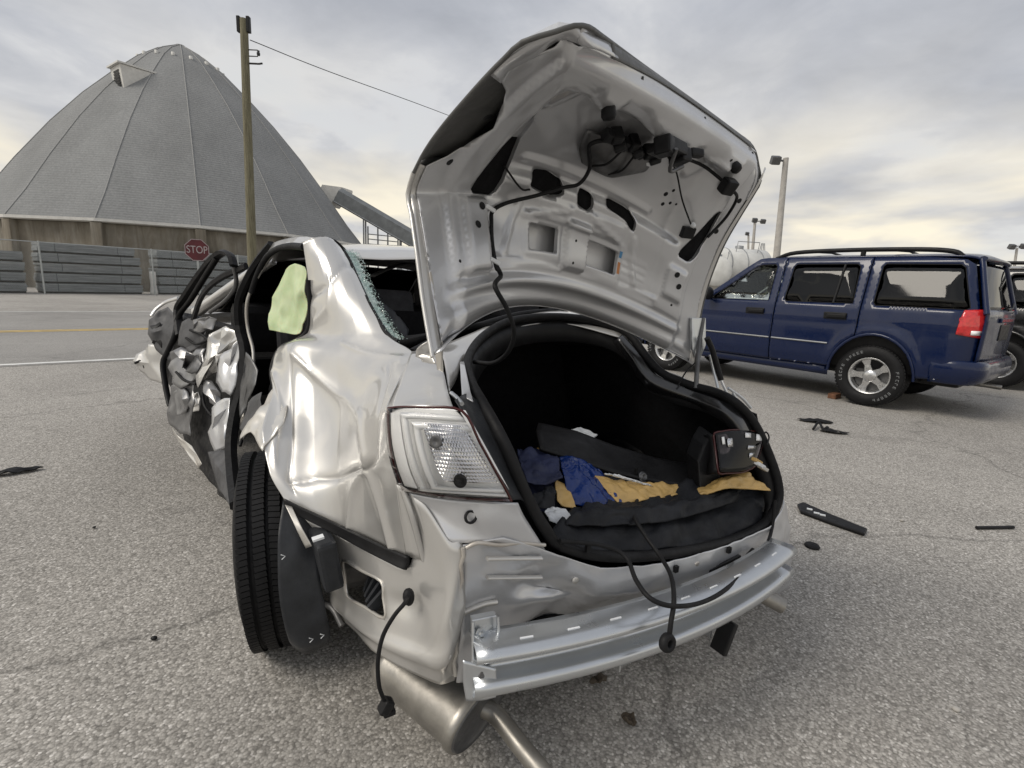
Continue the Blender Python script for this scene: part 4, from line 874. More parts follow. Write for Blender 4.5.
MB().gridv([[lp(u/8, v/8, .014+.008*math.sin(math.pi*u/8)*math.sin(math.pi*v/8)) for v in range(9)] for u in range(9)]).build('lamp_lens', 'clear', lamp, .002, 0, 0)
# dark inner jamb between lamp and trunk seal
sheet3('lamp_jamb', [[(-0.5846, 0.23, 1.0583), (-0.5146, 0.31, 1.0527), (-0.4769, 0.3, 1.0315)], [(-0.5678, 0.155, 0.9979), (-0.5106, 0.21, 0.9877), (-0.4685, 0.2, 0.9661)], [(-0.5288, 0.118, 0.9176), (-0.4816, 0.155, 0.909), (-0.4513, 0.15, 0.8914)], [(-0.483, 0.096, 0.8394), (-0.4439, 0.115, 0.8253), (-0.4178, 0.115, 0.7998)]], 'plastic_grey', lin=.2)
sheet3('jamb_bracket', [[(-0.4431, 0.5, 1.1061), (-0.4298, 0.5, 1.106)], [(-0.4961, 0.38, 1.0704), (-0.4931, 0.33, 1.0583)], [(-0.531, 0.3, 1.0503), (-0.5139, 0.27, 1.0403)]], 'silver_in', lin=.4)
MB().tube([(-0.5675, 0.29, 1.0619), (-0.5648, 0.26, 1.0555), (-0.5702, 0.22, 1.0499)], .006, 6).build('lamp_bolt', 'zinc', car)

# --- trunk opening seal
GP = [(-0.3222, 0.1, 0.6838), (-0.1955, 0.08, 0.6366), (-0.0066, 0.07, 0.5984), (0.236, 0.08, 0.5653), (0.4791, 0.1, 0.5434), (0.6622, 0.12, 0.5559), (0.7365, 0.13, 0.6225), (0.7383, 0.15, 0.7066), (0.7074, 0.2, 0.8244), (0.6621, 0.24, 0.915), (0.5997, 0.28, 0.9788), (0.5842, 0.36, 1.0008), (0.547, 0.45, 1.0116), (0.492, 0.55, 1.0431), (0.4677, 0.63, 1.1049), (0.4528, 0.7, 1.1668), (0.4063, 0.76, 1.2058), (0.316, 0.82, 1.227), (0.1787, 0.85, 1.2322), (0.0297, 0.85, 1.2229), (-0.1153, 0.8, 1.2034), (-0.2422, 0.72, 1.165), (-0.3425, 0.62, 1.1255), (-0.4138, 0.51, 1.0919), (-0.4509, 0.4, 1.0565), (-0.4728, 0.29, 1.0254), (-0.4789, 0.205, 0.9865), (-0.4666, 0.16, 0.9366), (-0.4478, 0.135, 0.8781), (-0.4153, 0.115, 0.8046), (-0.3764, 0.1, 0.7422)]
seal = MB().tube(GP, .0175, 10, 5, closed=True, flat=.85).build('trunk_seal', 'rubber', car)
gp = catmull(GP, 5, True); gc = Vector((.1, .6, .75))
def inward(d, dn): return [p+(gc-p).normalized()*d+Vector((0, 0, -dn)) for p in gp]
r0, r1, r2 = inward(.0, .012), inward(.028, .02), inward(.045, .06)
n_ = len(gp); b = MB(); b.add(gp*0+r0+r1+r2, [(k+n_*q, (k+1) % n_+n_*q, (k+1) % n_+n_*(q+1), k+n_*(q+1)) for q in (0, 1) for k in range(n_)], True); b.build('opening_flange', 'plastic', car, .003)
sheet3('gutter', [[(0.4125, 0.72, 1.1806), (0.4409, 0.645, 1.1152), (0.4577, 0.555, 1.0389), (0.5321, 0.435, 0.9951), (0.5892, 0.31, 0.9724), (0.6186, 0.255, 0.9297), (0.6444, 0.22, 0.8674)], [(0.3876, 0.715, 1.164), (0.4043, 0.64, 1.0995), (0.4286, 0.55, 1.012), (0.5206, 0.43, 0.9646), (0.5521, 0.305, 0.9486), (0.5727, 0.25, 0.9151), (0.5985, 0.215, 0.8499)], [(0.385, 0.74, 1.1483), (0.4046, 0.665, 1.0748), (0.4374, 0.575, 0.9821), (0.5395, 0.455, 0.9336), (0.5562, 0.33, 0.9227), (0.5727, 0.275, 0.8891), (0.6132, 0.24, 0.8177)]], 'black_paint', lin=.1)
MB().tube([(0.4388, 0.73, 1.1842), (0.4681, 0.66, 1.1131), (0.4841, 0.58, 1.042), (0.5003, 0.52, 1.0074), (0.5754, 0.42, 0.9844), (0.6122, 0.33, 0.9666), (0.6303, 0.28, 0.9304), (0.6632, 0.25, 0.873)], .008, 6, 5).build('gutter_edge', 'silver_in', car)

# --- trunk tub and cabin, all dark trim
tub = MB()
def quad(a, b_, c_, d_): return [tuple(a), tuple(b_), tuple(c_), tuple(d_)]
for q in (((-.56, .14, .46), (.80, .12, .42), (.72, 1.30, .48), (-.56, 1.30, .48)), ((-.56, .14, .44), (-.56, 1.30, .48), (-.50, 1.30, 1.16), (-.56, .30, 1.00)),
          ((.80, .12, .42), (.72, 1.30, .48), (.52, 1.30, 1.16), (.72, .26, .93)), ((-.58, 1.30, .45), (.73, 1.30, .45), (.60, 1.34, 1.20), (-.55, 1.34, 1.20))):
    tub.add(quad(*q), [(0, 1, 2, 3)])
tub.build('trunk_liner', 'carpet', car, .01)
sheet3('parcel_shelf', [[(-.52, .74, 1.13), (-.2, .86, 1.185), (.2, .88, 1.19), (.45, .74, 1.14)], [(-.60, 1.0, 1.10), (-.2, 1.05, 1.13), (.2, 1.05, 1.13), (.60, 1.0, 1.10)], [(-.66, 1.42, 1.05), (-.2, 1.45, 1.06), (.2, 1.45, 1.06), (.66, 1.42, 1.05)]], 'carpet', lin=.4, thick=.02)
for x in (-.36, .36):
    st = MB(); st.box((x, 1.62, .84), (.60, .17, .68), Matrix.Rotation(R(-20), 3, 'X'), .05); st.box((x, 1.95, .50), (.62, .55, .18), None, .05); st.box((x, 1.48, 1.20), (.27, .10, .17), Matrix.Rotation(R(-20), 3, 'X'), .04); st.build('rear_seat', 'seat', car)
    st = MB(); st.box((x+bendx(2.7)*.5, 2.62, .86), (.50, .15, .66), Matrix.Rotation(R(-18), 3, 'X'), .05); st.box((x+bendx(2.7)*.5, 2.90, .46), (.50, .5, .18), None, .05); st.box((x+bendx(2.7)*.5, 2.48, 1.25), (.26, .09, .17), Matrix.Rotation(R(-18), 3, 'X'), .04); st.build('front_seat', 'seat', car)
b = MB(); b.box((0, 2.35, .30), (1.5, 2.4, .12), None, .03); b.build('cabin_floor', 'carpet', car)
b = MB(); b.box((-.2, 3.35, .92), (1.35, .30, .34), Matrix.Rotation(R(8), 3, 'Z'), .06); b.build('dashboard', 'plastic', car)
sheet3('cabin_side', [[(.74, y, z) for y in (1.2, 1.8, 2.5, 3.3)] for z in (.34, .7, 1.04)], 'carpet', thick=.02)
sheet3('headliner', [[(x, y, 1.425-.05*x*x) for x in (-.58, -.2, .2, .58)] for y in (1.42, 1.9, 2.5, 2.85)], 'trim_grey', thick=.01)
# seat belts and torn trim seen through the missing rear glass
MB().tube([(-0.4754, 1.45, 1.3635), (-0.4167, 1.4, 1.2606), (-0.3642, 1.3, 1.1178), (-0.3444, 1.2, 1.0654)], .024, 6, 4, flat=.12).build('seat_belt', 'plastic_grey', car)
MB().tube([(-0.4157, 1.5, 1.3412), (-0.2998, 1.6, 1.3861), (-0.1577, 1.7, 1.4276)], .020, 6, 3, flat=.3).build('torn_trim', 'trim_grey', car)
sheet3('speaker_trim', [[(-0.4618, 1.28, 1.2433), (-0.3886, 1.25, 1.1987), (-0.3544, 1.18, 1.1309)], [(-0.4616, 1.22, 1.1735), (-0.4079, 1.2, 1.1358), (-0.3867, 1.1, 1.0904)]], 'plastic_grey', lin=.8, fold=folds(.012, 20, 5))

# --- roof, left cant rail, pillars, curtain airbag
rf = []
for y, z, w_ in ((1.375, 1.40, .60), (1.55, 1.445, .62), (1.9, 1.475, .64), (2.4, 1.49, .63), (2.75, 1.455, .60), (2.92, 1.40, .58)):
    rf.append([(x*w_+bendx(y)*.5, y+.06*(1-x*x)*(-1 if y < 2 else 1), z+.045*(1-x*x)-.012*abs(x)+(.02 if x < -.8 and y < 1.7 else 0)) for x in (-1, -.7, -.3, .1, .5, .8, 1)])
sheet3('roof', rf, 'silver', nu=5, nv=5, lin=.1, fold=folds(.005, 3.0, 11))
MB().tube([(-0.6653, 1.33, 1.4732), (-0.6201, 1.36, 1.4678), (-0.5703, 1.4, 1.4382), (-0.5458, 1.38, 1.3994)], .016, 8, 4, flat=.5).build('roof_ditch_seal', 'rubber', car)
MB().tube([(-0.5416, 1.38, 1.3957), (-0.4252, 1.43, 1.4217), (-0.3015, 1.46, 1.4471), (.25, 1.33, 1.43), (.58, 1.40, 1.38)], .012, 8, 4).build('rear_header_seal', 'rubber', car)
sheet3('cant_rail', [[(-0.703, 1.33, 1.4727), (-0.7224, 1.5, 1.4818), (-0.7406, 1.75, 1.4798), (-0.7689, 2, 1.4652), (-0.793, 2.2, 1.4335)], [(-0.7215, 1.33, 1.4554), (-0.7381, 1.5, 1.4598), (-0.7618, 1.75, 1.4531), (-0.7872, 2, 1.4344), (-0.8222, 2.15, 1.3891)], [(-0.7399, 1.33, 1.4344), (-0.7537, 1.5, 1.4338), (-0.7704, 1.75, 1.4256), (-0.7934, 1.95, 1.3946), (-0.8206, 2.08, 1.3391)]], 'silver', lin=.2, fold=folds(.006, 9, 3))
MB().tube([(-0.7379, 1.32, 1.4306), (-0.7539, 1.55, 1.4393), (-0.7723, 1.8, 1.4311), (-0.7989, 1.98, 1.3896), (-0.8332, 2.05, 1.3037), (-0.859, 2.08, 1.2114)], .014, 8, 4).build('door_seal', 'rubber', car)
bp = [(-0.7714, 1.98, 1.4595), (-0.8221, 2.06, 1.3784), (-0.8649, 2.1, 1.2954), (-0.9032, 2.16, 1.1898), (-0.9127, 2.18, 1.1055), (-0.9053, 2.18, 1.0115), (-0.8886, 2.12, 0.9033), (-0.9061, 2.05, 0.7471), (-0.9499, 1.98, 0.6029), (-0.9762, 1.88, 0.4783), (-0.9835, 1.65, 0.393), (-0.9877, 1.35, 0.3836)]
MB().tube(bp, lambda t: .024 if t < .45 else .032, 6, 4, flat=.8, smooth=False).build('centre_pillar', 'rubber', car)
MB().tube([V(p)+Vector((.035, -.05, 0)) for p in bp[:9]], .009, 6, 4).build('pillar_edge', 'silver_worn', car)
MB().tube([(-0.7293, 1.285, 1.3058), (-0.7226, 1.28, 1.21), (-0.7289, 1.285, 1.1112), (-0.7677, 1.32, 1.0626), (-0.8214, 1.36, 1.0247), (-0.8587, 1.3, 0.9502), (-0.8561, 1.24, 0.8828)], .010, 8, 5).build('door_opening_seal', 'rubber', car)
ab = [[(-0.7371, 1.75, 1.339), (-0.7149, 1.62, 1.3681), (-0.7026, 1.5, 1.3566), (-0.7013, 1.44, 1.3121)], [(-0.7564, 1.8, 1.2677), (-0.7317, 1.62, 1.2798), (-0.7106, 1.5, 1.2682), (-0.6969, 1.42, 1.2392)], [(-0.7805, 1.82, 1.1718), (-0.7456, 1.64, 1.1719), (-0.7119, 1.54, 1.1761), (-0.6971, 1.44, 1.1714)], [(-0.7987, 1.82, 1.0906), (-0.7556, 1.66, 1.0887), (-0.721, 1.56, 1.0908), (-0.7054, 1.46, 1.093)], [(-0.7971, 1.8, 1.0546), (-0.7642, 1.66, 1.0566), (-0.7293, 1.56, 1.0596), (-0.714, 1.48, 1.0734)]]
sheet3('curtain_airbag', ab, 'airbag', nu=9, nv=9, lin=.7, fold=folds(.018, 7, 5, 1.6), thick=.004)

# --- crushed front door, fender and inner sheet metal on the struck side
MB().tube([(-1.1886, 3.1, 0.8742), (-1.1964, 3.25, 1.0247), (-1.1467, 3.1, 1.128), (-1.0898, 2.9, 1.2329), (-1.0286, 2.68, 1.335), (-0.9884, 2.5, 1.3878), (-0.9586, 2.4, 1.4079), (-0.9303, 2.32, 1.391), (-0.9198, 2.28, 1.3398)], .027, 6, 4, flat=.55, smooth=False).build('door_frame', 'plastic', car)
MB().tube([(-1.1456, 2.95, 0.8287), (-1.1198, 2.95, 0.956), (-1.0734, 2.8, 1.1235), (-1.0235, 2.62, 1.2167), (-0.9593, 2.45, 1.2816), (-0.9001, 2.3, 1.3205), (-0.8696, 2.2, 1.3444)], .019, 6, 4, flat=.7, smooth=False).build('door_frame', 'plastic', car)
MB().tube([(-0.9186, 2.3, 1.3399), (-0.908, 2.35, 1.2392), (-0.9528, 2.45, 1.15), (-1.0283, 2.6, 1.0684)], .012, 8, 4).build('window_guide', 'steel_dark', car)
def crush(name, rows, mat, amp=.02, sc=9, seed=1, lin=1.0):
    """sheet metal folded into flat facets with hard creases"""
    rnd = random.Random(seed*13+5); g = patch(rows, 2, 2, 1.0); n, m2 = len(g), len(g[0])
    for i in range(n):
        for j in range(m2):
            k = 1.0 if 0 < i < n-1 and 0 < j < m2-1 else .35
            g[i][j] = g[i][j]+Vector((rnd.gauss(0, amp*.55), rnd.gauss(0, amp*1.1), rnd.gauss(0, amp*.55)))*k
    g = displace(patch(g, 3, 3, .8), folds(amp*.12, sc*2.5, seed, 1.0))
    o = MB().gridv(g, True).build(name, mat, car, .003, 0, 0); o.data.set_sharp_from_angle(angle=R(24)); return o
def torn(name, pts, mat, amp=.02, seed=1, rag=.25):
    """torn sheet metal: a ragged outline with a few hard folds"""
    rnd = random.Random(seed*17+3); P = [Vector(p) for p in pts]; n = len(P); ring = []
    for i in range(n):
        q = P[(i+1) % n]; ring += [P[i], P[i].lerp(q, .5)+Vector((rnd.gauss(0, amp*rag), rnd.gauss(0, amp*.6), rnd.gauss(0, amp*rag)))]
    c = sum(P, Vector())/n; N2 = len(ring)
    mid = [c.lerp(p, .56)+Vector((rnd.gauss(0, amp*.3), rnd.gauss(0, amp*.8), rnd.gauss(0, amp*.3))) for p in ring[::2]]; c2 = c+Vector((0, rnd.gauss(0, amp), 0)); m3 = len(mid)
    fs = []
    for k in range(m3):
        k2 = (k+1) % m3; fs += [(2*k, 2*k+1, N2+k), (2*k+1, (2*k+2) % N2, N2+k2), (2*k+1, N2+k2, N2+k), (N2+k, N2+k2, N2+m3)]
    bm = bmesh.new(); vv = [bm.verts.new(v) for v in ring+mid+[c2]]
    for f in fs: bm.faces.new([vv[i] for i in f])
    bmesh.ops.subdivide_edges(bm, edges=bm.edges[:], cuts=2, use_grid_fill=True, smooth=.5); bm.verts.index_update()
    f2 = folds(amp*.07, 14, seed, 1.2); o = MB().add([v.co+Vector((0, f2(v.co, 0, 0), 0)) for v in bm.verts], [[v.index for v in f.verts] for f in bm.faces], True).build(name, mat, car, .003, 0, 0); bm.free()
    o.data.set_sharp_from_angle(angle=R(38)); return o
# black sheet added behind the torn skin so its gaps read as shade
sheet3('door_shadow', [[(-1.3269, 3.6, 0.9077), (-1.1873, 3.35, 1.0041), (-1.0471, 3, 0.9983), (-0.8968, 2.6, 0.9907)], [(-1.3243, 3.55, 0.6396), (-1.1966, 3.2, 0.6936), (-1.0514, 2.9, 0.7396), (-0.9005, 2.45, 0.7974)], [(-1.2583, 3.4, 0.3893), (-1.1706, 3.05, 0.4359), (-1.0531, 2.7, 0.4722), (-0.9254, 2.3, 0.5608)], [(-1.2035, 3.2, 0.1902), (-1.1348, 2.85, 0.1901), (-1.0478, 2.4, 0.2238), (-0.9578, 1.95, 0.3223)], [(-1.1587, 3.1, 0.1296), (-1.1062, 2.7, 0.1164), (-1.0296, 2.15, 0.1473), (-0.9792, 1.5, 0.31)]], 'plastic', lin=.5, fold=folds(.03, 5, 2))
torn('cowl_trim', [(-1.3703, 3.45, 0.9341), (-1.3152, 3.42, 1.0002), (-1.2563, 3.4, 1.0316), (-1.1925, 3.25, 0.9781), (-1.2066, 3.15, 0.8549), (-1.2512, 3.15, 0.6952), (-1.3344, 3.35, 0.7402), (-1.3803, 3.45, 0.8374)], 'trim_grey', .03, 2)
torn('cowl_trim', [(-1.3636, 3.4, 0.8981), (-1.3039, 3.35, 0.9318), (-1.271, 3.3, 0.87), (-1.2978, 3.3, 0.7609), (-1.3564, 3.38, 0.7841)], 'plastic', .02, 3)
MB().tube([(-1.3606, 3.5, 0.9577), (-1.3308, 3.52, 1.006), (-1.2699, 3.5, 1.0589), (-1.1963, 3.4, 1.0962)], .018, 6, 4, flat=.5).build('fender_edge', 'silver', car)
torn('front_fender', [(-1.4854, 3.6, 0.6259), (-1.4361, 3.6, 0.6905), (-1.3808, 3.5, 0.7614), (-1.3074, 3.4, 0.7611), (-1.2881, 3.35, 0.6288), (-1.3047, 3.35, 0.5024), (-1.3865, 3.5, 0.5044), (-1.4524, 3.58, 0.5637)], 'silver', .018, 4)
MB().tube([(-1.473, 3.58, 0.6146), (-1.4305, 3.56, 0.6317), (-1.4148, 3.55, 0.5827)], .010, 6, 3).build('fender_clip', 'plastic', car)
MB().tube([(-0.9887, 2.5, 1.3769), (-1.0545, 2.78, 1.2445), (-1.1257, 3.05, 1.1), (-1.1913, 3.2, 0.989), (-1.2173, 3.15, 0.8613), (-1.2616, 3.2, 0.748), (-1.2924, 3.2, 0.6675), (-1.2784, 3.1, 0.5244), (-1.2577, 3, 0.4256)], .020, 6, 4, flat=.6).build('door_edge', 'plastic', car)
torn('door_inner', [(-1.173, 3, 0.9686), (-1.0971, 2.9, 1.0052), (-1.0474, 2.75, 0.9838), (-1.0619, 2.7, 0.8804), (-1.1355, 2.8, 0.8055), (-1.1987, 2.95, 0.8283)], 'trim_grey', .03, 5)
torn('inner_shell', [(-1.1135, 2.82, 0.9994), (-1.0471, 2.7, 1.0303), (-0.9934, 2.62, 1.0273), (-1.0155, 2.62, 0.962), (-1.0804, 2.75, 0.9224), (-1.1155, 2.8, 0.9405)], 'metal_mid', .022, 6)
torn('crumpled_metal', [(-1.2432, 2.98, 0.7796), (-1.1824, 2.9, 0.8225), (-1.1092, 2.78, 0.8207), (-1.053, 2.68, 0.8469), (-1.0667, 2.62, 0.7718), (-1.095, 2.6, 0.6802), (-1.1623, 2.7, 0.6144), (-1.2378, 2.9, 0.5959), (-1.2577, 2.98, 0.6775)], 'metal_mid', .035, 7)
torn('crumpled_metal', [(-1.1553, 2.72, 0.817), (-1.0951, 2.66, 0.8137), (-1.0773, 2.6, 0.7633), (-1.1291, 2.64, 0.6976), (-1.1791, 2.74, 0.7173)], 'steel_dark', .03, 8)
torn('door_skin', [(-1.0448, 2.5, 0.9287), (-1.0057, 2.46, 0.9737), (-0.9587, 2.4, 1.0091), (-0.9139, 2.34, 0.9887), (-0.8992, 2.28, 0.9573), (-0.9197, 2.28, 0.8968), (-0.9938, 2.36, 0.8353), (-1.0096, 2.38, 0.7533), (-1.0626, 2.42, 0.7132), (-1.1025, 2.44, 0.6534), (-1.1098, 2.48, 0.7147), (-1.0687, 2.46, 0.8033)], 'silver', .026, 9)
torn('door_skin', [(-0.9944, 2.34, 0.8439), (-0.9437, 2.28, 0.8967), (-0.902, 2.24, 0.9621), (-0.9066, 2.2, 0.8702), (-0.9206, 2.16, 0.7798), (-0.9569, 2.14, 0.6663), (-0.9945, 2.22, 0.6725), (-1.0178, 2.32, 0.7084)], 'silver_in', .026, 10)
torn('door_skin', [(-1.0633, 2.4, 0.7056), (-1.0276, 2.32, 0.6976), (-0.994, 2.24, 0.6572), (-1.0107, 2.22, 0.5852), (-1.0498, 2.3, 0.602), (-1.0799, 2.38, 0.6422)], 'metal_mid', .026, 11)
torn('door_lower', [(-1.2455, 2.95, 0.5669), (-1.1833, 2.8, 0.62), (-1.1211, 2.66, 0.6332), (-1.1192, 2.6, 0.5488), (-1.1375, 2.62, 0.4476), (-1.1467, 2.62, 0.3247), (-1.2057, 2.8, 0.2907), (-1.267, 2.98, 0.3115), (-1.2618, 2.98, 0.4437)], 'metal_mid', .03, 12)
torn('door_lower', [(-1.2342, 2.88, 0.5425), (-1.1734, 2.74, 0.5944), (-1.144, 2.64, 0.5532), (-1.1673, 2.66, 0.4641), (-1.2221, 2.8, 0.4075)], 'metal_mid', .03, 13)
torn('hanging_scrap', [(-1.1225, 2.46, 0.6212), (-1.1032, 2.44, 0.6304), (-1.0911, 2.42, 0.565), (-1.102, 2.42, 0.5251), (-1.131, 2.46, 0.5113), (-1.1194, 2.46, 0.5689)], 'silver', .012, 14)
torn('door_lower', [(-1.0432, 2.22, 0.5871), (-1.0025, 2.16, 0.6425), (-0.9649, 2.08, 0.6693), (-0.9716, 2, 0.5732), (-0.994, 1.96, 0.4608), (-1.0391, 2.1, 0.379), (-1.065, 2.24, 0.4501)], 'silver_in', .024, 15)
torn('sill_panel', [(-1.2498, 2.92, 0.2999), (-1.201, 2.78, 0.2702), (-1.1436, 2.6, 0.2681), (-1.0976, 2.35, 0.2349), (-1.1126, 2.4, 0.1956), (-1.1766, 2.72, 0.2088), (-1.2305, 2.9, 0.2377)], 'silver_worn', .016, 16)
torn('sill_panel', [(-1.0697, 2.15, 0.3663), (-1.0188, 2.02, 0.413), (-0.9794, 1.85, 0.4116), (-0.978, 1.55, 0.3918), (-0.9876, 1.3, 0.3791), (-1.0055, 1.5, 0.3237), (-1.034, 1.85, 0.2648)], 'trim_grey', .03, 17)
torn('rear_door_stub', [(-0.8917, 2.02, 0.9176), (-0.8653, 1.92, 0.8823), (-0.8673, 1.82, 0.7914), (-0.8981, 1.88, 0.7006), (-0.9332, 1.9, 0.6068), (-0.9243, 2, 0.6956), (-0.9004, 2.05, 0.8097)], 'steel_dark', .03, 18)
torn('rear_door_stub', [(-0.8959, 1.7, 0.7507), (-0.8664, 1.58, 0.8031), (-0.8755, 1.5, 0.7503), (-0.916, 1.58, 0.6609), (-0.9391, 1.66, 0.5658), (-0.9435, 1.76, 0.5951)], 'trim_grey', .025, 19)
for k, (a_, b_, c_) in enumerate((((-1.1537, 2.85, 0.8851), (-1.1029, 2.75, 0.8614), (-1.0426, 2.62, 0.9025)), ((-1.1312, 2.85, 0.9348), (-1.0608, 2.7, 0.9165), (-1.0163, 2.52, 0.869)), ((-1.213, 2.85, 0.674), (-1.1718, 2.75, 0.6418), (-1.1111, 2.6, 0.6448)), ((-1.082, 2.5, 0.6637), (-1.0769, 2.4, 0.5689), (-1.0425, 2.3, 0.5226)), ((-0.9082, 1.98, 0.6784), (-0.9109, 1.85, 0.608), (-0.9458, 1.75, 0.5102)))):
    MB().tube([a_, b_, c_], .008, 6, 5).build('torn_wiring', 'rubber', car)

# --- the far side and nose, out of sight from behind but part of the car
for name, y0, y1 in (('right_rear_door', 1.30, 2.28), ('right_front_door', 2.29, 3.40)):
    sheet3(name, [[(x+bendx(y)*.7, y, z) for y in (y0, (y0+y1)/2, y1)] for x, z in ((.88, .30), (.93, .55), (.93, .80), (.87, 1.02))], 'silver', lin=.1)
sheet3('right_quarter', [[(.60, .30, .98), (.60, .60, 1.03), (.62, .95, 1.06), (.66, 1.28, 1.06)], [(.76, .26, .80), (.78, .60, .88), (.82, .95, .92), (.88, 1.28, .92)], [(.80, .18, .56), (.82, .50, .62), (.90, .72, .70), (.92, 1.28, .66)]], 'silver', lin=.3, fold=folds(.015, 5, 21))
sheet3('right_pillar', [[(.66, 1.28, 1.05), (.64, .95, 1.05)], [(.62, 1.40, 1.24), (.60, 1.2, 1.24)], [(.59, 1.55, 1.41), (.58, 1.40, 1.40)]], 'silver')
MB().tube([(.86+bendx(2.28)*.6, 2.3, 1.02), (.60, 2.3, 1.42)], .04, 8, flat=.6).build('right_centre_pillar', 'plastic', car)
for s in (-1, 1): MB().tube([(s*.58+bendx(2.9)*.5, 2.92, 1.40), (s*.70+bendx(3.3)*.8, 3.35, 1.15), (s*.80+bendx(3.6)*.8, 3.65, .98)], .04, 8, 3).build('windscreen_pillar', 'silver', car)
sheet3('right_window', [[(.86, 1.35, 1.03), (.86, 2.2, 1.03), (.70, 3.3, 1.06)], [(.62, 1.5, 1.40), (.60, 2.2, 1.43), (.52, 2.95, 1.38)]], 'glass_dark', thick=.004)
sheet3('windscreen', [[(x*w_+bendx(y)*.7, y+.08*(1-x*x), z) for x in (-1, -.4, .4, 1)] for y, z, w_ in ((2.94, 1.41, .56), (3.3, 1.20, .66), (3.66, .99, .74))], 'glass_dark', thick=.005)
sheet3('bonnet', [[(x*w_+bendx(min(y, 3.8))*.8, y+.10*(1-x*x), z+.05*(1-x*x)) for x in (-1, -.5, 0, .5, 1)] for y, z, w_ in ((3.70, .97, .80), (4.1, .95, .80), (4.5, .88, .76), (4.8, .78, .70))], 'silver', lin=.1, fold=folds(.02, 3, 31))
for s in (-1, 1):
    sheet3('nose_side', [[(s*w_+bendx(min(y, 3.8))*.8, y, z) for y, w_ in ((3.72, .90), (4.2, .90), (4.6, .84), (4.85, .72))] for z in (.95, .80, .70)], 'silver', lin=.2, fold=folds(.015, 5, 33+s))
sheet3('front_bumper', [[(x*w_-.35, 4.86+.12*(1-x*x), z) for x in (-1, -.5, 0, .5, 1)] for z, w_ in ((.78, .72), (.6, .8), (.42, .8), (.28, .76))], 'silver', lin=.2)
b = MB(); b.box((-.2, 4.2, .45), (1.4, 1.2, .4), Matrix.Rotation(R(6), 3, 'Z'), .05); b.build('engine_bay', 'plastic', car)

# --- wheels: struck rear wheel leans out of its arch
wl_ = wheel(car, (0, 0, 0), -1, .345, .205, False); wl_.location = (-.872, 1.04, .345); wl_.location.x += 0; wl_.rotation_euler = (R(2), R(-5.0), R(-11)); 
for nm, loc_, sd_ in (('r', (.80, 1.0, .365), 1), ('f', (.56, 3.84, .355), 1), ('g', (-1.08, 3.84, .315), -1)):
    w2 = wheel(car, (0, 0, 0), sd_, .345, .225, False); w2.location = loc_
sheet3('wheel_liner', [[(-0.9028, 0.71, 0.6571), (-0.8616, 0.67, 0.6284), (-0.8179, 0.63, 0.5803)], [(-0.929, 0.62, 0.5761), (-0.8842, 0.6, 0.5389), (-0.8273, 0.58, 0.4916)], [(-0.9326, 0.58, 0.4426), (-0.8801, 0.56, 0.4082), (-0.813, 0.55, 0.3757)], [(-0.915, 0.58, 0.3094), (-0.8619, 0.57, 0.2658), (-0.7957, 0.56, 0.2843)], [(-0.8873, 0.62, 0.2228), (-0.8508, 0.6, 0.2003), (-0.7938, 0.58, 0.2361)]], 'plastic_grey', lin=.1, fold=folds(.010, 7, 17))
for p in ((-0.9229, 0.57, 0.5476), (-0.8249, 0.53, 0.294), (-0.8554, 0.53, 0.2911)):
    MB().tube([V(p)+Vector((-.005, 0, .008)), V(p)+Vector((.006, 0, .001)), V(p)+Vector((-.003, 0, -.007))], .0014, 5).build('liner_mark', 'paper', car)
b = MB(); b.box((-0.8071, 0.57, 0.5209), (.055, .14, .15), Matrix.Rotation(R(-10), 3, 'Y'), .012); cb_ = b.build('vapour_canister', 'plastic_grey', car)
MB().box(V((-0.8418, 0.51, 0.6171)), (.03, .02, .006), Matrix.Rotation(R(-10), 3, 'Y')).build('canister_label', 'paper', cb_)
sheet3('liner_strap', [[(-0.9036, 0.665, 0.66), (-0.8861, 0.655, 0.655)], [(-0.884, 0.6, 0.6136), (-0.8696, 0.59, 0.6153)], [(-0.8605, 0.58, 0.5562), (-0.848, 0.56, 0.5697)]], 'silver_worn', lin=.4)
MB().tube([(-0.8007, 0.74, 0.2768), (-0.7677, 0.66, 0.2875), (-0.7505, 0.6, 0.2571)], .010, 6, 3).build('subframe_edge', 'steel_dark', car)
b = MB(); b.box((-.1, .95, .30), (1.25, .30, .12), None, .03); b.box((0, .55, .40), (1.1, .75, .08), None, .02); b.build('underbody', 'steel_dark', car)

# --- exhaust: muffler and tailpipe
ma, mb_ = V((-0.5193, 0.124, 0.235)), V((-0.6317, 0.408, 0.3))
dm_ = Vector((-.40, .90, .13)).normalized(); q_ = dm_.to_track_quat('Z', 'Y').to_matrix() @ Matrix.Diagonal((1.0, .72, 1.0)); L_ = .30
muf = MB().lathe([(.0, .006), (.095, .0), (.112, -.004), (.116, .004), (.116, .02), (.110, .03), (.112, L_-.03), (.10, L_), (.0, L_+.02)], ma, q_, 36).build('muffler', 'exhaust', car)
MB().lathe([(.0, .0), (.100, .0), (.104, -.006), (.108, .0)], ma-dm_*.003, q_, 36).build('muffler_end', 'steel_dark', muf)
MB().tube([ma+dm_*.02+Vector((.03, 0, .0)), (-0.4722, 0.1057, 0.23), (-0.4561, 0.0164, 0.215), (-0.4295, -0.1184, 0.19), (-0.429, -0.2097, 0.18)], .024, 16, 5).build('tailpipe', 'exhaust', car)

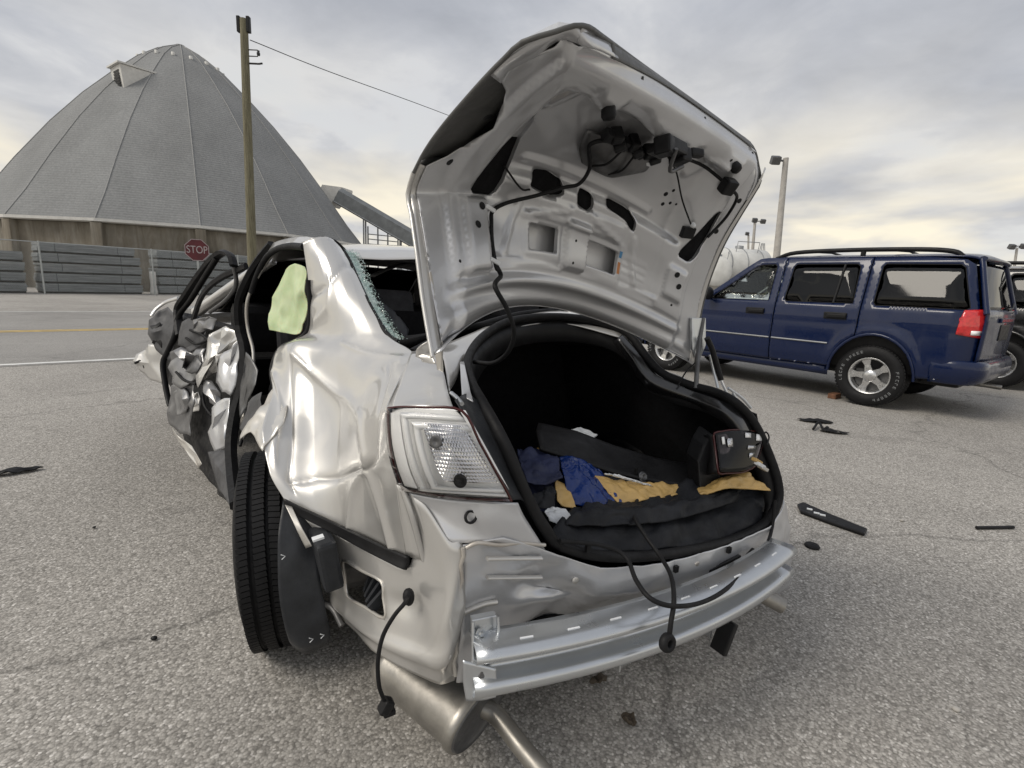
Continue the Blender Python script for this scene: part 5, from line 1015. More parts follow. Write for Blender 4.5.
# --- loose wiring at the rear
def wire(name, pts, r=.006, mat='rubber', parent=car, sub=6): return MB().tube(pts, r, 8, sub).build(name, mat, parent)
wr = wire('corner_harness', [(-0.6934, 0.205, 0.5779), (-0.7165, 0.17, 0.5872), (-0.7399, 0.17, 0.5629), (-0.7613, 0.18, 0.5108), (-0.7715, 0.18, 0.4506), (-0.7672, 0.18, 0.3814), (-0.7536, 0.18, 0.3346)], .0052)
MB().lathe([(.0, -.012), (.016, -.010), (.018, .0), (.012, .008), (.0, .01)], (-0.6888, 0.21, 0.5737), Matrix.Rotation(R(70), 3, 'X') @ Matrix.Diagonal((.8, 1.2, 1)), 14).build('grommet', 'rubber', wr)
b = MB(); b.box((-0.7481, 0.18, 0.3155), (.026, .03, .036), Matrix.Rotation(R(30), 3, 'Y'), .006); b.box(V((-0.74, 0.18, 0.2951)), (.03, .02, .014), None, .004); b.build('plug', 'plastic', wr)
w1_ = wire('rear_harness', [(0.134, 0.27, 0.6784), (0.0265, 0.18, 0.6724), (-0.0048, 0.1, 0.6498), (-0.0127, 0.03, 0.6204), (-0.0573, -0.05, 0.6141), (-0.1179, -0.115, 0.5998), (-0.1439, -0.135, 0.5595), (-0.1492, -0.14, 0.5206)], .0062)
MB().lathe([(.008, -.012), (.022, -.010), (.024, .0), (.02, .008), (.010, .008), (.010, -.006)], (-0.157, -0.145, 0.5129), Matrix.Rotation(R(78), 3, 'X'), 18).build('grommet', 'rubber', w1_)
wire('rear_harness', [(-0.3404, 0.08, 0.7115), (-0.2198, 0.06, 0.6842), (-0.1534, 0.03, 0.6528), (-0.1789, -0.04, 0.6282), (-0.1899, -0.1, 0.6166), (-0.1356, -0.125, 0.5945), (-0.01, -0.115, 0.5605), (0.149, -0.08, 0.5344), (0.3335, -0.03, 0.531), (0.5205, 0.03, 0.5277), (0.654, 0.09, 0.5475), (0.6775, 0.11, 0.6443)], .0062)
b = MB(); b.box((0.459, 0.035, 0.5095), (.05, .03, .022), Matrix.Rotation(R(-30), 3, 'Y'), .004); b.build('connector', 'plastic', car)
wire('seal_wire', [(0.6685, 0.17, 0.8375), (0.7248, 0.2, 0.8543), (0.7336, 0.22, 0.8675), (0.7182, 0.22, 0.853)], .003)
for p, m_ in (((0.5034, 0.1, 0.8186), 'cloth_gold'), ((0.5082, 0.09, 0.8071), 'paper'), ((0.5293, 0.09, 0.7936), 'silver_worn')):
    b = MB(); b.box(p, (.045, .02, .012), Matrix.Rotation(R(25), 3, 'Y'), .003); b.build('torn_scrap', m_, car)

# ------------------------------------------------------------------ trunk lid, twisted, standing open
LPL = [(-0.62, 0.269, 1.162), (-0.62, 0.346, 1.289), (-0.62, 0.406, 1.411), (-0.62, 0.468, 1.526), (-0.62, 0.487, 1.565), (-0.62, 0.398, 1.625), (-0.62, 0.285, 1.666), (-0.62, 0.144, 1.701), (-0.62, 0.047, 1.721), (-0.62, -0.036, 1.732), (-0.62, -0.108, 1.738), (-0.62, -0.147, 1.735)]
LPC = [(0.0, 0.681, 1.28), (0.0, 0.592, 1.404), (0.0, 0.584, 1.528), (0.0, 0.537, 1.638), (0.0, 0.475, 1.717), (0.0, 0.317, 1.809), (0.0, 0.217, 1.835), (0.0, 0.207, 1.902)]
LPR = [(0.62, 0.496, 1.079), (0.62, 0.499, 1.266), (0.62, 0.486, 1.386), (0.62, 0.459, 1.494), (0.62, 0.428, 1.575), (0.635, 0.385, 1.675), (0.648, 0.345, 1.765), (0.66, 0.325, 1.86)]
def resample(P, n=200):
    Q = catmull(P, 12); s = [0]
    for a, b in zip(Q, Q[1:]): s.append(s[-1]+(b-a).length)
    out = []; j = 0
    for k in range(n+1):
        t = s[-1]*k/n
        while j < len(s)-2 and s[j+1] < t: j += 1
        out.append(Q[j].lerp(Q[j+1], (t-s[j])/(s[j+1]-s[j]+1e-12)))
    # round off digitised kinks
    for _ in range(6): out = [out[0]]+[(out[i-1]+out[i]*2+out[i+1])/4 for i in range(1, n)]+[out[-1]]
    return out
LA, LB, LC_ = resample(LPL), resample(LPC), resample(LPR)
def lid_pos(a, s):
    x = min(1, max(0, s))*200; i = min(199, int(x)); f = x-i; l0, l1, l2 = .5*a*(a-1), 1-a*a, .5*a*(a+1)
    p = (LA[i].lerp(LA[i+1], f))*l0+(LB[i].lerp(LB[i+1], f))*l1+(LC_[i].lerp(LC_[i+1], f))*l2
    if s > 1 or s < 0:
        e = 1 if s > 1 else 0; q = lid_pos(a, e); w_ = lid_pos(a, e-.03 if e else .03); p = q+(q-w_)*(abs(s-e)/.03)
    return p
def lid_n(a, s):
    da = lid_pos(min(1.1, a+.02), s)-lid_pos(max(-1.1, a-.02), s); ds = lid_pos(a, min(.999, s+.02))-lid_pos(a, max(.001, s-.02)); return da.cross(ds).normalized()
_sg = -1 if lid_n(0, .3).y > 0 else 1
def lid(a, s, d=0.0): return lid_pos(a, s)+lid_n(a, s)*(_sg*d)
def bump2(a, s, a0, s0, ra, rs, e=.35):      # soft-edged plateau
    d = max(abs(a-a0)/ra, abs(s-s0)/rs); return 1-smooth01(d, 1-e, 1)
SX, SY = .62, .90
def relief(a, s):
    A = abs(a)
    d = .022
    d -= .050*(1-smooth01(A, .60, .72))*smooth01(s, .46, .50)*(1-smooth01(s, .82, .87))      # deep well behind latch
    d -= .018*(1-smooth01(A, .60, .66))*smooth01(s, .17, .19)*(1-smooth01(s, .46, .49))      # main field
    d -= .022*smooth01(A, .83, .86)                                                         # step to the hem
    d -= .014*smooth01(s, .93, .96)
    d += .014*math.exp(-((s-.135+.02*A*A)/.018)**2)*(1-smooth01(A, .84, .9))                  # long pressed bead near the hinge edge
    d -= .012*math.exp(-((s-.165+.02*A*A)/.014)**2)*(1-smooth01(A, .80, .88))
    d += .010*math.exp(-((s-.055)/.022)**2)*(1-smooth01(A, .90, .96))
    d -= .010*smooth01(.02-s, -.005, .015)
    d += .030*bump2(a, s, 0.0, .285, .085, .105, .22)+.016*bump2(a, s, 0, .395, .36, .045, .25)+.008*bump2(a, s, -.23, .285, .145, .085, .15)+.008*bump2(a, s, .215, .275, .16, .085, .15)   # central boss and cross rib
    d += .020*bump2(a, s, -.70, .27, .085, .125, .25)+.020*bump2(a, s, .74, .31, .075, .085, .25)  # hinge pads
    d += .010*math.exp(-(((A-.76)/.045)**2))*smooth01(s, .42, .5)*(1-smooth01(s, .84, .9))      # rib beside the black slots
    d += .030*bump2(a, s, .12, .86, .30, .055, .8)                                            # latch saddle
    d += .012*bump2(a, s, -.43, .88, .10, .03, .5)+.012*bump2(a, s, .65, .89, .10, .03, .5)
    if a > .34 and a < .58 and .215 < s < .335: d += .004*max(0, math.sin((s-.215)*2*math.pi/.032))*bump2(a, s, .46, .275, .11, .06, .3)
    # stiffening shapes pressed into the field: bow-tie ribs, ring round the pockets, radiating beads
    for a0, s0, a1, s1, hh, ww in ((-.50, .22, -.40, .40, .010, .018), (.48, .22, .40, .40, .010, .018), (-.45, .53, .45, .53, .012, .020), (-.36, .36, -.08, .41, .008, .016), (.34, .36, .08, .41, .008, .016), (-.60, .20, -.09, .185, .010, .014), (.09, .185, .64, .20, .010, .014), (-.55, .74, -.43, .86, .014, .03), (.52, .74, .62, .87, .014, .03), (-.40, .86, -.10, .80, .014, .025), (.60, .87, .30, .81, .014, .025)):
        dx, dy = (a1-a0)*SX, (s1-s0)*SY; px, py = (a-a0)*SX, (s-s0)*SY; t = max(0, min(1, (px*dx+py*dy)/(dx*dx+dy*dy))); dd = math.hypot(px-dx*t, py-dy*t); d += hh*.75*(1-smooth01(dd, ww*.40, ww*.72))
    d += .0015*noise.noise(Vector((a*3, s*4, 2)))
    return d
def dens(poly, n=3, k=1.0):       # straight-edged opening with small corner radii, shrunk by k
    cx = sum(p[0] for p in poly)/len(poly); cy = sum(p[1] for p in poly)/len(poly); P = [(cx+(x-cx)*k, cy+(y-cy)*k) for x, y in poly]; out = []
    for i in range(len(P)):
        a, b, c = P[i-1], P[i], P[(i+1) % len(P)]
        for t0, t1 in ((.22, 0), (.07, .07), (0, .22)): out.append((b[0]+(a[0]-b[0])*t0+(c[0]-b[0])*t1, b[1]+(a[1]-b[1])*t0+(c[1]-b[1])*t1))
    return out
SX, SY = .62, .90
inner = [(-.955, .012), (-.5, .008), (0, .006), (.5, .008), (.965, .012), (.97, .2), (.965, .42), (.96, .6), (.955, .8), (.93, .88), (.87, .94), (.79, .968), (.70, .974), (.3, .974), (-.3, .975), (-.70, .978), (-.80, .972), (-.88, .948), (-.94, .90), (-.975, .84), (-.95, .80), (-.89, .775), (-.855, .74), (-.835, .67), (-.855, .56), (-.90, .52), (-.975, .485), (-.97, .3), (-.965, .15)]
holes = [dens([(-.745, .41), (-.67, .71), (-.59, .71), (-.53, .64), (-.54, .40)]),
         dens([(.69, .43), (.80, .43), (.87, .56), (.86, .70), (.80, .695), (.76, .56)]),
         dens([(-.40, .45), (-.375, .505), (-.27, .515), (-.15, .50), (-.125, .45), (-.22, .43)], 3, .86), dens([(-.075, .475), (-.04, .50), (.06, .495), (.075, .44), (.03, .425), (-.05, .435)], 3, .86), dens([(.13, .47), (.15, .505), (.33, .505), (.385, .47), (.395, .425), (.35, .43), (.30, .455)], 3, .92),
         rrect(-.33, .235, -.125, .33, .012, 3), rrect(.095, .225, .33, .325, .012, 3)]
# openings: the field round the rectangles stays flat
vs, tr = panel2d([(a*SX, s*SY) for a, s in inner], [[(a*SX, s*SY) for a, s in h] for h in holes],   .0095)
b = MB(); b.add([lid(x/SX, y/SY, relief(x/SX, y/SY)) for x, y in vs], tr, True)
lid_o = b.build('trunk_lid', 'silver_in', car, .0025, 0, 0)
# folded edges of the rectangular openings and pockets
for h in holes:
    w_ = MB(); n_ = len(h); top = [lid(a, s, relief(a, s)) for a, s in h]; bot = [lid(a, s, relief(a, s)-.016) for a, s in h]
    w_.add(top+bot, [(k, (k+1) % n_, n_+(k+1) % n_, n_+k) for k in range(n_)], True); w_.build('opening_return', 'silver_in', lid_o)
# outer skin: dark primer inside face, silver outside face
def skin(off, mat, name, am=1.0):
    rows = []
    for j in range(61):
        s = j/60*1.0; k = am*(1-(.17*((s-.84)/.16)**2.2 if s > .84 else 0)); row = []
        for i in range(61):
            t = -1+2*i/60; e = max(smooth01(abs(t), .90, 1.0), smooth01(s, .93, 1.0), 1-smooth01(s, 0, .05)); row.append(lid(k*t, s, off*(1-.7*e)))
        rows.append(row)
    return MB().gridv(rows).build(name, mat, lid_o, .002, 0, 0)
skin(-.044, 'silver', 'outer_skin', 1.005); skin(-.038, 'silver_in', 'skin_inside', 1.0)
MB().gridv([[lid(-1.0+.20*i/6, .49+.34*j/20, -.011-.012*math.sin(math.pi*i/6)) for i in range(7)] for j in range(21)]).build('edge_cover', 'ecoat', lid_o, .002, 0, 0)
MB().gridv([[lid((-.60+1.40*i/40), .972+.028*j/3, .012-.018*j/3) for i in range(41)] for j in range(4)]).build('edge_cover', 'ecoat', lid_o, .002, 0, 0)
def rim_pts(off, am): # hem running round the lid edge
    P = [lid(-am, s/20, off) for s in range(0, 19)]+[lid(-am*.925, .95, off), lid(-am*.87, .985, off)]+[lid(-.80+1.6*k/16, 1.0, off) for k in range(17)]+[lid(am*.87, .985, off), lid(am*.925, .95, off)]+[lid(am, s/20, off) for s in range(18, -1, -1)]
    return P
rp_ = rim_pts(-.012, 1.003); MB().tube(rp_[:10], .006, 6, 2).build('hem', 'silver', lid_o); MB().tube(rp_[9:], .0045, 6, 2).build('hem', 'ecoat', lid_o)
# bottom hem closes inner panel to skin
rows = [[lid(-1+2*i/40, .006, d) for i in range(41)] for d in (.014, .0, -.012)]; MB().gridv(rows).build('hinge_edge', 'silver_in', lid_o, .002)
for sg in (-1, 1):
    rows = [[lid(sg*x, s, d) for s in ([k/30*.48 for k in range(31)] if sg < 0 else [k/30*.95 for k in range(31)])] for x, d in ((.965, .0), (.99, -.006), (1.0, -.012))]
    MB().gridv(rows).build('side_return', 'silver', lid_o, .002)
rows = [[lid(-.84+1.68*k/40, s, d) for k in range(41)] for s, d in ((.972, .006), (.985, -.004), (.998, -.011))]; MB().gridv(rows).build('lower_return', 'silver_in', lid_o, .002)
def edge_k(s): return 1-(.17*((s-.84)/.16)**2.2 if s > .84 else 0)
for pts_ in ([(-.955, .80), (-.975, .84), (-.94, .90), (-.88, .948), (-.80, .972), (-.70, .978), (-.55, .977)], [(.955, .80), (.93, .88), (.87, .94), (.79, .968), (.70, .974), (.55, .975)]):
    sg = -1 if pts_[0][0] < 0 else 1; top_ = []; bot_ = []
    for i, (a, s) in enumerate(pts_):
        t = i/(len(pts_)-1); sb = s+(1.0-s)*t**1.5*1.0; ab = sg*min(edge_k(sb), abs(a)+.06) if t < .75 else sg*min(edge_k(1.0), abs(a)+.02)
        top_.append(lid(a, s, relief(a, s)+.002)); bot_.append(lid(ab, min(1, sb), -.011))
    MB().gridv([catmull(top_, 4), catmull([(p+q)/2 for p, q in zip(top_, bot_)], 4), catmull(bot_, 4)]).build('corner_return', 'silver_in', lid_o, .002, 0, 0)
for h in holes[:5]:   # black backing added behind slots and pockets, their shade put into colour
    c_ = (sum(p[0] for p in h)/len(h), sum(p[1] for p in h)/len(h)); ring_ = [lid(c_[0]+(a-c_[0])*1.15, c_[1]+(s-c_[1])*1.08, relief(a, s)-.014) for a, s in h]
    MB().add([lid(*c_, relief(*c_)-.014)]+ring_, [(0, 1+k, 1+(k+1) % len(ring_)) for k in range(len(ring_))], True).build('shade_backing', 'carpet', lid_o)
def on(a, s, d=0.0): return lid(a, s, relief(a, s)+d)
def nq(a, s): return (lid_n(a, s)*_sg).to_track_quat('Z', 'Y').to_matrix()
for a, s in ((-.68, .35), (-.715, .29), (.73, .36), (.765, .31)):
    MB().lathe([(.0, .0005), (.009, .001), (.011, .0015)], on(a, s, .0008), nq(a, s), 14).build('bolt_hole', 'plastic', lid_o)
for a, s in ((-.43, .88), (.65, .89)):
    MB().lathe([(.017, -.004), (.018, .016), (.014, .024), (.0, .026)], on(a, s), nq(a, s), 16).build('bump_stop', 'rubber', lid_o)
for a, s, r in ((-.37, .865, .004), (.60, .90, .004), (-.32, .955, .006), (.30, .955, .005), (.80, .955, .005), (.52, .58, .006), (.56, .60, .005), (.50, .62, .007), (.53, .65, .005), (.60, .61, .004), (-.82, .20, .004), (-.60, .19, .005), (-.02, .30, .004), (-.03, .215, .004), (.76, .215, .004), (.90, .62, .008), (.92, .78, .008), (-.87, .50, .010), (-.86, .68, .010)):
    MB().lathe([(.0, .0005), (r, .001), (r*1.3, .0)], on(a, s, .001), nq(a, s), 10).build('fixing_hole', 'plastic', lid_o)
for a, s in ((-.665, .345), (-.665, .19)): # pale cable clips
    b = MB(); b.box(on(a+.03, s, .010), (.035, .012, .012), Matrix.Rotation(R(20), 3, 'Y'), .004); b.build('cable_clip', 'paper', lid_o)
# latch, cable drum, plate lamp housing in the well
b = MB(); q = nq(.08, .86)
for dx, dy, dz, sx, sy, sz in ((0, 0, .02, .13, .05, .045), (.06, -.01, .03, .05, .07, .05), (-.05, .0, .03, .06, .06, .06), (.10, .02, .02, .06, .03, .03), (.0, -.045, .015, .10, .05, .03)):
    b.box(on(.10, .885)+q @ Vector((dx, dy, dz)), (sx*.82, sy*.82, sz*.82), q @ Matrix.Rotation(R(dx*200), 3, 'Z'), .007)
b.build('latch', 'plastic', lid_o)
MB().tube([on(.04, .90, .06), on(.10, .87, .075), on(.18, .88, .06)], .006, 8, 4).build('latch_hook', 'steel_dark', lid_o)
MB().box(on(.215, .70, .03), (.03, .012, .014), nq(.2, .7), .003).build('latch_tag', 'paper', lid_o)
hs = MB(); hs.gridv(displace(patch([[on(-.24, .70, .01), on(-.05, .74, .03), on(.12, .73, .035), on(.24, .72, .02)], [on(-.22, .64, .02), on(-.05, .66, .055), on(.12, .66, .055), on(.24, .67, .03)], [on(-.12, .58, .012), on(-.02, .585, .035), on(.08, .59, .035), on(.20, .62, .01)]], 6, 6), lambda p, u, v: 0)); hs.build('plate_lamp_housing', 'steel_dark', lid_o, .003)
b = MB()
for k in range(9): b.box(on(-.18+.045*k, .745+.012*math.sin(k*1.9), .045), (.036, .03, .03+.012*(k % 3)), nq(0, .74) @ Matrix.Rotation(k*.5, 3, 'Z'), .006)
b.build('actuator', 'plastic', lid_o)
def lw(name, pts, r): return MB().tube([on(a, s, d) for a, s, d in pts], r, 8, 6).build(name, 'rubber', lid_o)
lw('lid_harness', [(-.10, .745, .05), (-.20, .72, .05), (-.235, .69, .05), (-.20, .66, .05), (-.12, .60, .055), (-.13, .53, .055), (-.20, .49, .045), (-.35, .445, .03), (-.50, .38, .022), (-.59, .345, .022), (-.625, .30, .020), (-.62, .24, .020), (-.615, .18, .024), (-.61, .165, .03)], .0062)
lw('lid_harness', [(-.05, .72, .06), (-.08, .66, .07), (-.10, .60, .04)], .0035)
lw('lid_harness', [(.05, .72, .06), (.04, .66, .07), (.03, .60, .045)], .0035)
lw('lid_harness', [(.20, .80, .05), (.28, .79, .05), (.40, .80, .04), (.53, .81, .035), (.64, .81, .03), (.74, .805, .03), (.83, .78, .022), (.885, .70, .018), (.87, .62, .015), (.84, .58, .012)], .0055)
lw('lid_rod', [(.24, .78, .05), (.38, .74, .055), (.56, .65, .05), (.70, .575, .03)], .003)
lw('lid_harness', [(-.56, .50, .02), (-.45, .455, .02), (-.38, .45, .01)], .003)
b = MB(); b.box(on(.70, .81, .035), (.05, .05, .04), nq(.7, .8), .008); b.build('connector', 'plastic', lid_o); b = MB(); b.box(on(.70, .545, .012), (.05, .04, .022), nq(.7, .55), .004); b.build('connector', 'plastic', lid_o)
MB().lathe([(.01, 0), (.008, .012), (.0, .014)], on(.69, .59, .03), nq(.7, .58), 10).build('rod_clip', 'paper', lid_o)
b = MB(); b.gridv([[on(.335+.02*k, s, .003) for k in (0, 1)] for s in (.335, .305)]); b.build('sticker', 'sticker_blue', lid_o); b = MB(); b.gridv([[on(.335+.02*k, s, .003) for k in (0, 1)] for s in (.285, .235)]); b.build('sticker', 'sticker_orange', lid_o)
# body-side end of the harness loops down into the trunk
hp = [on(-.615, .18, .024), on(-.605, .15, .035), V((-0.4153, 0.37, 1.3356)), V((-0.372, 0.37, 1.2755)), V((-0.337, 0.38, 1.2111)), V((-0.3274, 0.42, 1.1477)), V((-0.3411, 0.48, 1.1052)), V((-0.3642, 0.56, 1.0956))]
MB().tube(hp, .0068, 10, 8).build('lid_loom', 'rubber', car)
# hinge arm, bracket and gas strut on the right, torn hinge strip on the left
MB().tube([(0.6321, 0.5, 1.2743), (0.6055, 0.48, 1.1673), (0.5634, 0.44, 1.0733), (0.5469, 0.42, 1.0056)], .009, 8, 3, flat=.5).build('hinge_arm', 'steel_dark', car)
b = MB(); b.prism([(0.5657, 0.5, 1.272), (0.6507, 0.5, 1.275), (0.662, 0.49, 1.1664), (0.6249, 0.48, 1.1063), (0.5734, 0.48, 1.147)], (.0, .012, 0)); b.build('hinge_bracket', 'zinc', car, 0, .002)
MB().tube([(0.6354, 0.47, 1.1971), (0.6724, 0.46, 1.1418), (0.7091, 0.43, 1.0308)], .012, 10, 3).build('gas_strut', 'plastic', car); MB().tube([(0.7091, 0.43, 1.0308), (0.7365, 0.4, 0.9607)], .006, 8).build('strut_rod', 'chrome', car)
MB().tube([(0.6698, 0.47, 1.1281), (0.6841, 0.45, 1.0609), (0.6834, 0.42, 1.0004)], .006, 6, 3).build('hinge_spring', 'zinc', car)
for k, (a_, b_, c_) in enumerate((((0.6904, 0.38, 1.0084), (0.7628, 0.36, 0.9683), (0.8036, 0.34, 0.929)), ((0.6982, 0.36, 0.9919), (0.7251, 0.34, 0.9501), (0.7548, 0.33, 0.9302)))): MB().tube([a_, b_, c_], .006, 6, 4).build('bent_scrap', 'zinc', car)
MB().tube([(0.5763, 0.46, 1.1018), (0.5249, 0.46, 1.0625), (0.4979, 0.46, 1.0233), (0.4894, 0.46, 1.0076)], .003, 6, 4).build('thin_wire', 'rubber', car)
crush('hinge_strip', [[(-0.6002, 0.42, 1.3928), (-0.5848, 0.41, 1.3891)], [(-0.6018, 0.38, 1.3127), (-0.5922, 0.37, 1.3087)], [(-0.6082, 0.35, 1.2441), (-0.5934, 0.34, 1.2404)], [(-0.6003, 0.33, 1.186), (-0.5854, 0.32, 1.1824)], [(-0.5911, 0.33, 1.1144), (-0.5788, 0.32, 1.1107)]], 'silver_worn', .006, 18, 19)
crush('hinge_fold', [[(-0.6118, 0.4, 1.1691), (-0.5872, 0.38, 1.185)], [(-0.6137, 0.42, 1.137), (-0.5828, 0.4, 1.1506)], [(-0.5985, 0.4, 1.1238), (-0.5815, 0.36, 1.1248)]], 'silver', .008, 12, 20)

# ------------------------------------------------------------------ things lying in the trunk (own objects, placed in the car's frame)
CM = car.matrix_world.copy()
def loose(name, mb, mat, label, cat, solid=0.0, bevel=0.0, group=None):
    o = mb.build(name, mat, None, solid, bevel, 0.0); o.matrix_world = CM.copy(); return tag(o, label, cat, group)
def cloth(rows, nu=12, nv=12, lin=.1, amp=.01, sc=10, seed=1):
    f0, f1 = folds(amp, sc, seed, 1.3), folds(amp*.4, sc*2.6, seed+3, 1.5); return MB().gridv(displace(patch(rows, nu, nv, lin), lambda p, u, v: f0(p, u, v)+f1(p, u, v)))
loose('trunk_mat', cloth([[(-0.3504, 0.13, 0.6978), (-0.1642, 0.115, 0.6328), (0.0762, 0.105, 0.5846), (0.3895, 0.115, 0.5436), (0.6803, 0.135, 0.5538)], [(-0.2486, 0.2, 0.6981), (-0.0999, 0.17, 0.6584), (0.1292, 0.16, 0.6249), (0.4228, 0.17, 0.6013), (0.7556, 0.18, 0.6112)], [(-0.1467, 0.26, 0.7013), (-0.0181, 0.24, 0.6711), (0.2012, 0.23, 0.6515), (0.4906, 0.24, 0.6374), (0.8179, 0.25, 0.6418)]], seed=3, amp=.012, sc=9), 'cloth_black', 'crumpled black trunk mat lying over the rear lip', 'mat', .006)
loose('black_bag', cloth([[(-0.254, 0.17, 0.7006), (-0.0609, 0.15, 0.6727), (0.1953, 0.14, 0.649), (0.5403, 0.16, 0.6463)], [(-0.1969, 0.2, 0.7195), (-0.0283, 0.19, 0.7073), (0.2347, 0.18, 0.688), (0.6204, 0.2, 0.6807)], [(-0.0615, 0.29, 0.6982), (0.0922, 0.29, 0.6877), (0.354, 0.28, 0.6813), (0.7634, 0.28, 0.6639)]], seed=5, amp=.022, sc=8), 'cloth_black', 'dark grey soft bag collapsed behind the trunk lip', 'bag', .006)
loose('blue_tarp', cloth([[(-0.1422, 0.28, 0.6988), (-0.0772, 0.26, 0.6862), (-0.0019, 0.25, 0.681), (0.0688, 0.25, 0.676)], [(-0.1312, 0.33, 0.7335), (-0.0704, 0.31, 0.7356), (-0.0013, 0.3, 0.7225), (0.0667, 0.29, 0.7057)], [(-0.1057, 0.39, 0.7693), (-0.0549, 0.37, 0.7698), (0.008, 0.36, 0.7513), (0.0652, 0.35, 0.7259)], [(-0.0632, 0.46, 0.7863), (-0.0182, 0.44, 0.7878), (0.0297, 0.42, 0.7708), (0.0708, 0.4, 0.7435)]], seed=7, amp=.012, sc=13), 'cloth_blue', 'glossy blue tarp folded in the middle of the trunk', 'tarp', .004)
loose('gold_tarp', cloth([[(0.0278, 0.245, 0.6815), (0.1356, 0.24, 0.6796), (0.247, 0.24, 0.676), (0.3729, 0.25, 0.6749)], [(0.0115, 0.29, 0.721), (0.1109, 0.28, 0.71), (0.2176, 0.275, 0.696), (0.3525, 0.28, 0.6892)], [(0.0086, 0.35, 0.7477), (0.0873, 0.34, 0.7301), (0.1893, 0.32, 0.7087), (0.3013, 0.31, 0.6966)]], seed=9, amp=.012, sc=13), 'cloth_gold', 'gold coloured sheet beside the blue tarp', 'sheet', .004)
loose('blue_sheet', cloth([[(-0.2557, 0.33, 0.6807), (-0.1933, 0.31, 0.6685), (-0.1094, 0.3, 0.6581), (-0.0121, 0.29, 0.6452)], [(-0.2351, 0.4, 0.7153), (-0.1635, 0.39, 0.7085), (-0.0793, 0.37, 0.6967), (0.023, 0.345, 0.6766)], [(-0.1897, 0.5, 0.7557), (-0.1145, 0.49, 0.7572), (-0.033, 0.46, 0.7503), (0.0542, 0.42, 0.7239)], [(-0.1358, 0.6, 0.7752), (-0.0622, 0.58, 0.7738), (0.0078, 0.54, 0.7714), (0.082, 0.49, 0.749)]], seed=31, amp=.010, sc=12), 'cloth_navy', 'glossy dark blue plastic sheet spread under the tarps', 'sheet', .003)
loose('gold_strip', cloth([[(-0.1902, 0.29, 0.7124), (-0.1732, 0.27, 0.6984), (-0.1375, 0.26, 0.69)], [(-0.1745, 0.32, 0.7372), (-0.1534, 0.31, 0.7247), (-0.1289, 0.3, 0.7182)], [(-0.1504, 0.36, 0.7519), (-0.1326, 0.35, 0.7396), (-0.1147, 0.34, 0.7273)]], seed=10, amp=.008, sc=13), 'cloth_gold', 'narrow gold strip on the lamp side of the blue tarp', 'sheet', .004)
loose('gold_foam', cloth([[(0.344, 0.225, 0.6667), (0.3801, 0.19, 0.6898), (0.4529, 0.165, 0.7033), (0.5534, 0.145, 0.6922), (0.6677, 0.125, 0.675)], [(0.3967, 0.26, 0.6712), (0.4244, 0.21, 0.7053), (0.4901, 0.18, 0.7297), (0.5669, 0.16, 0.7265), (0.6406, 0.14, 0.7005)], [(0.4659, 0.28, 0.6728), (0.483, 0.23, 0.7124), (0.5394, 0.2, 0.7387), (0.5947, 0.18, 0.7347), (0.6397, 0.165, 0.7107)]], seed=12, amp=.012, sc=12), 'cloth_gold', 'torn sheet of gold foam below the loose tail lamp', 'foam', .008)
loose('navy_cloth', cloth([[(-0.2583, 0.36, 0.7603), (-0.2077, 0.34, 0.7541), (-0.1497, 0.33, 0.7562)], [(-0.2444, 0.42, 0.7897), (-0.1808, 0.4, 0.7888), (-0.1084, 0.4, 0.7868)], [(-0.1977, 0.52, 0.8066), (-0.1286, 0.5, 0.7985), (-0.0572, 0.48, 0.79)]], seed=14, amp=.016, sc=14), 'cloth_navy', 'rumpled navy cloth at the left of the trunk floor', 'cloth', .004)
loose('dark_pouch', cloth([[(-0.2929, 0.28, 0.7177), (-0.2635, 0.26, 0.7117), (-0.2205, 0.26, 0.7169)], [(-0.2674, 0.31, 0.7359), (-0.2393, 0.29, 0.7521), (-0.1963, 0.29, 0.7327)], [(-0.2174, 0.35, 0.732), (-0.1908, 0.34, 0.7385), (-0.1629, 0.33, 0.7349)]], seed=15, amp=.012, sc=16), 'cloth_black', 'small black pouch beside the white papers', 'pouch', .004)
loose('black_liner', cloth([[(-0.0891, 0.42, 0.7497), (0.0486, 0.37, 0.7136), (0.2344, 0.31, 0.6725), (0.4128, 0.27, 0.6533)], [(-0.0345, 0.52, 0.7748), (0.1242, 0.46, 0.7388), (0.3271, 0.4, 0.6873), (0.5195, 0.34, 0.6669)], [(0.0333, 0.64, 0.793), (0.2279, 0.58, 0.7519), (0.4297, 0.5, 0.7056), (0.6413, 0.42, 0.6818)]], seed=33, amp=.014, sc=9), 'cloth_black', 'black carpet liner bunched beneath the long trim panel', 'liner', .004)
loose('papers', cloth([[(-0.2687, 0.22, 0.693), (-0.2468, 0.2, 0.6825), (-0.22, 0.19, 0.6942)], [(-0.2668, 0.25, 0.7103), (-0.2343, 0.23, 0.707), (-0.198, 0.21, 0.703)], [(-0.2421, 0.27, 0.7133), (-0.2166, 0.255, 0.7152), (-0.1934, 0.245, 0.706)]], seed=16, amp=.010, sc=22, lin=.6), 'paper', 'crumpled white papers tucked behind the trunk seal', 'papers', .002)
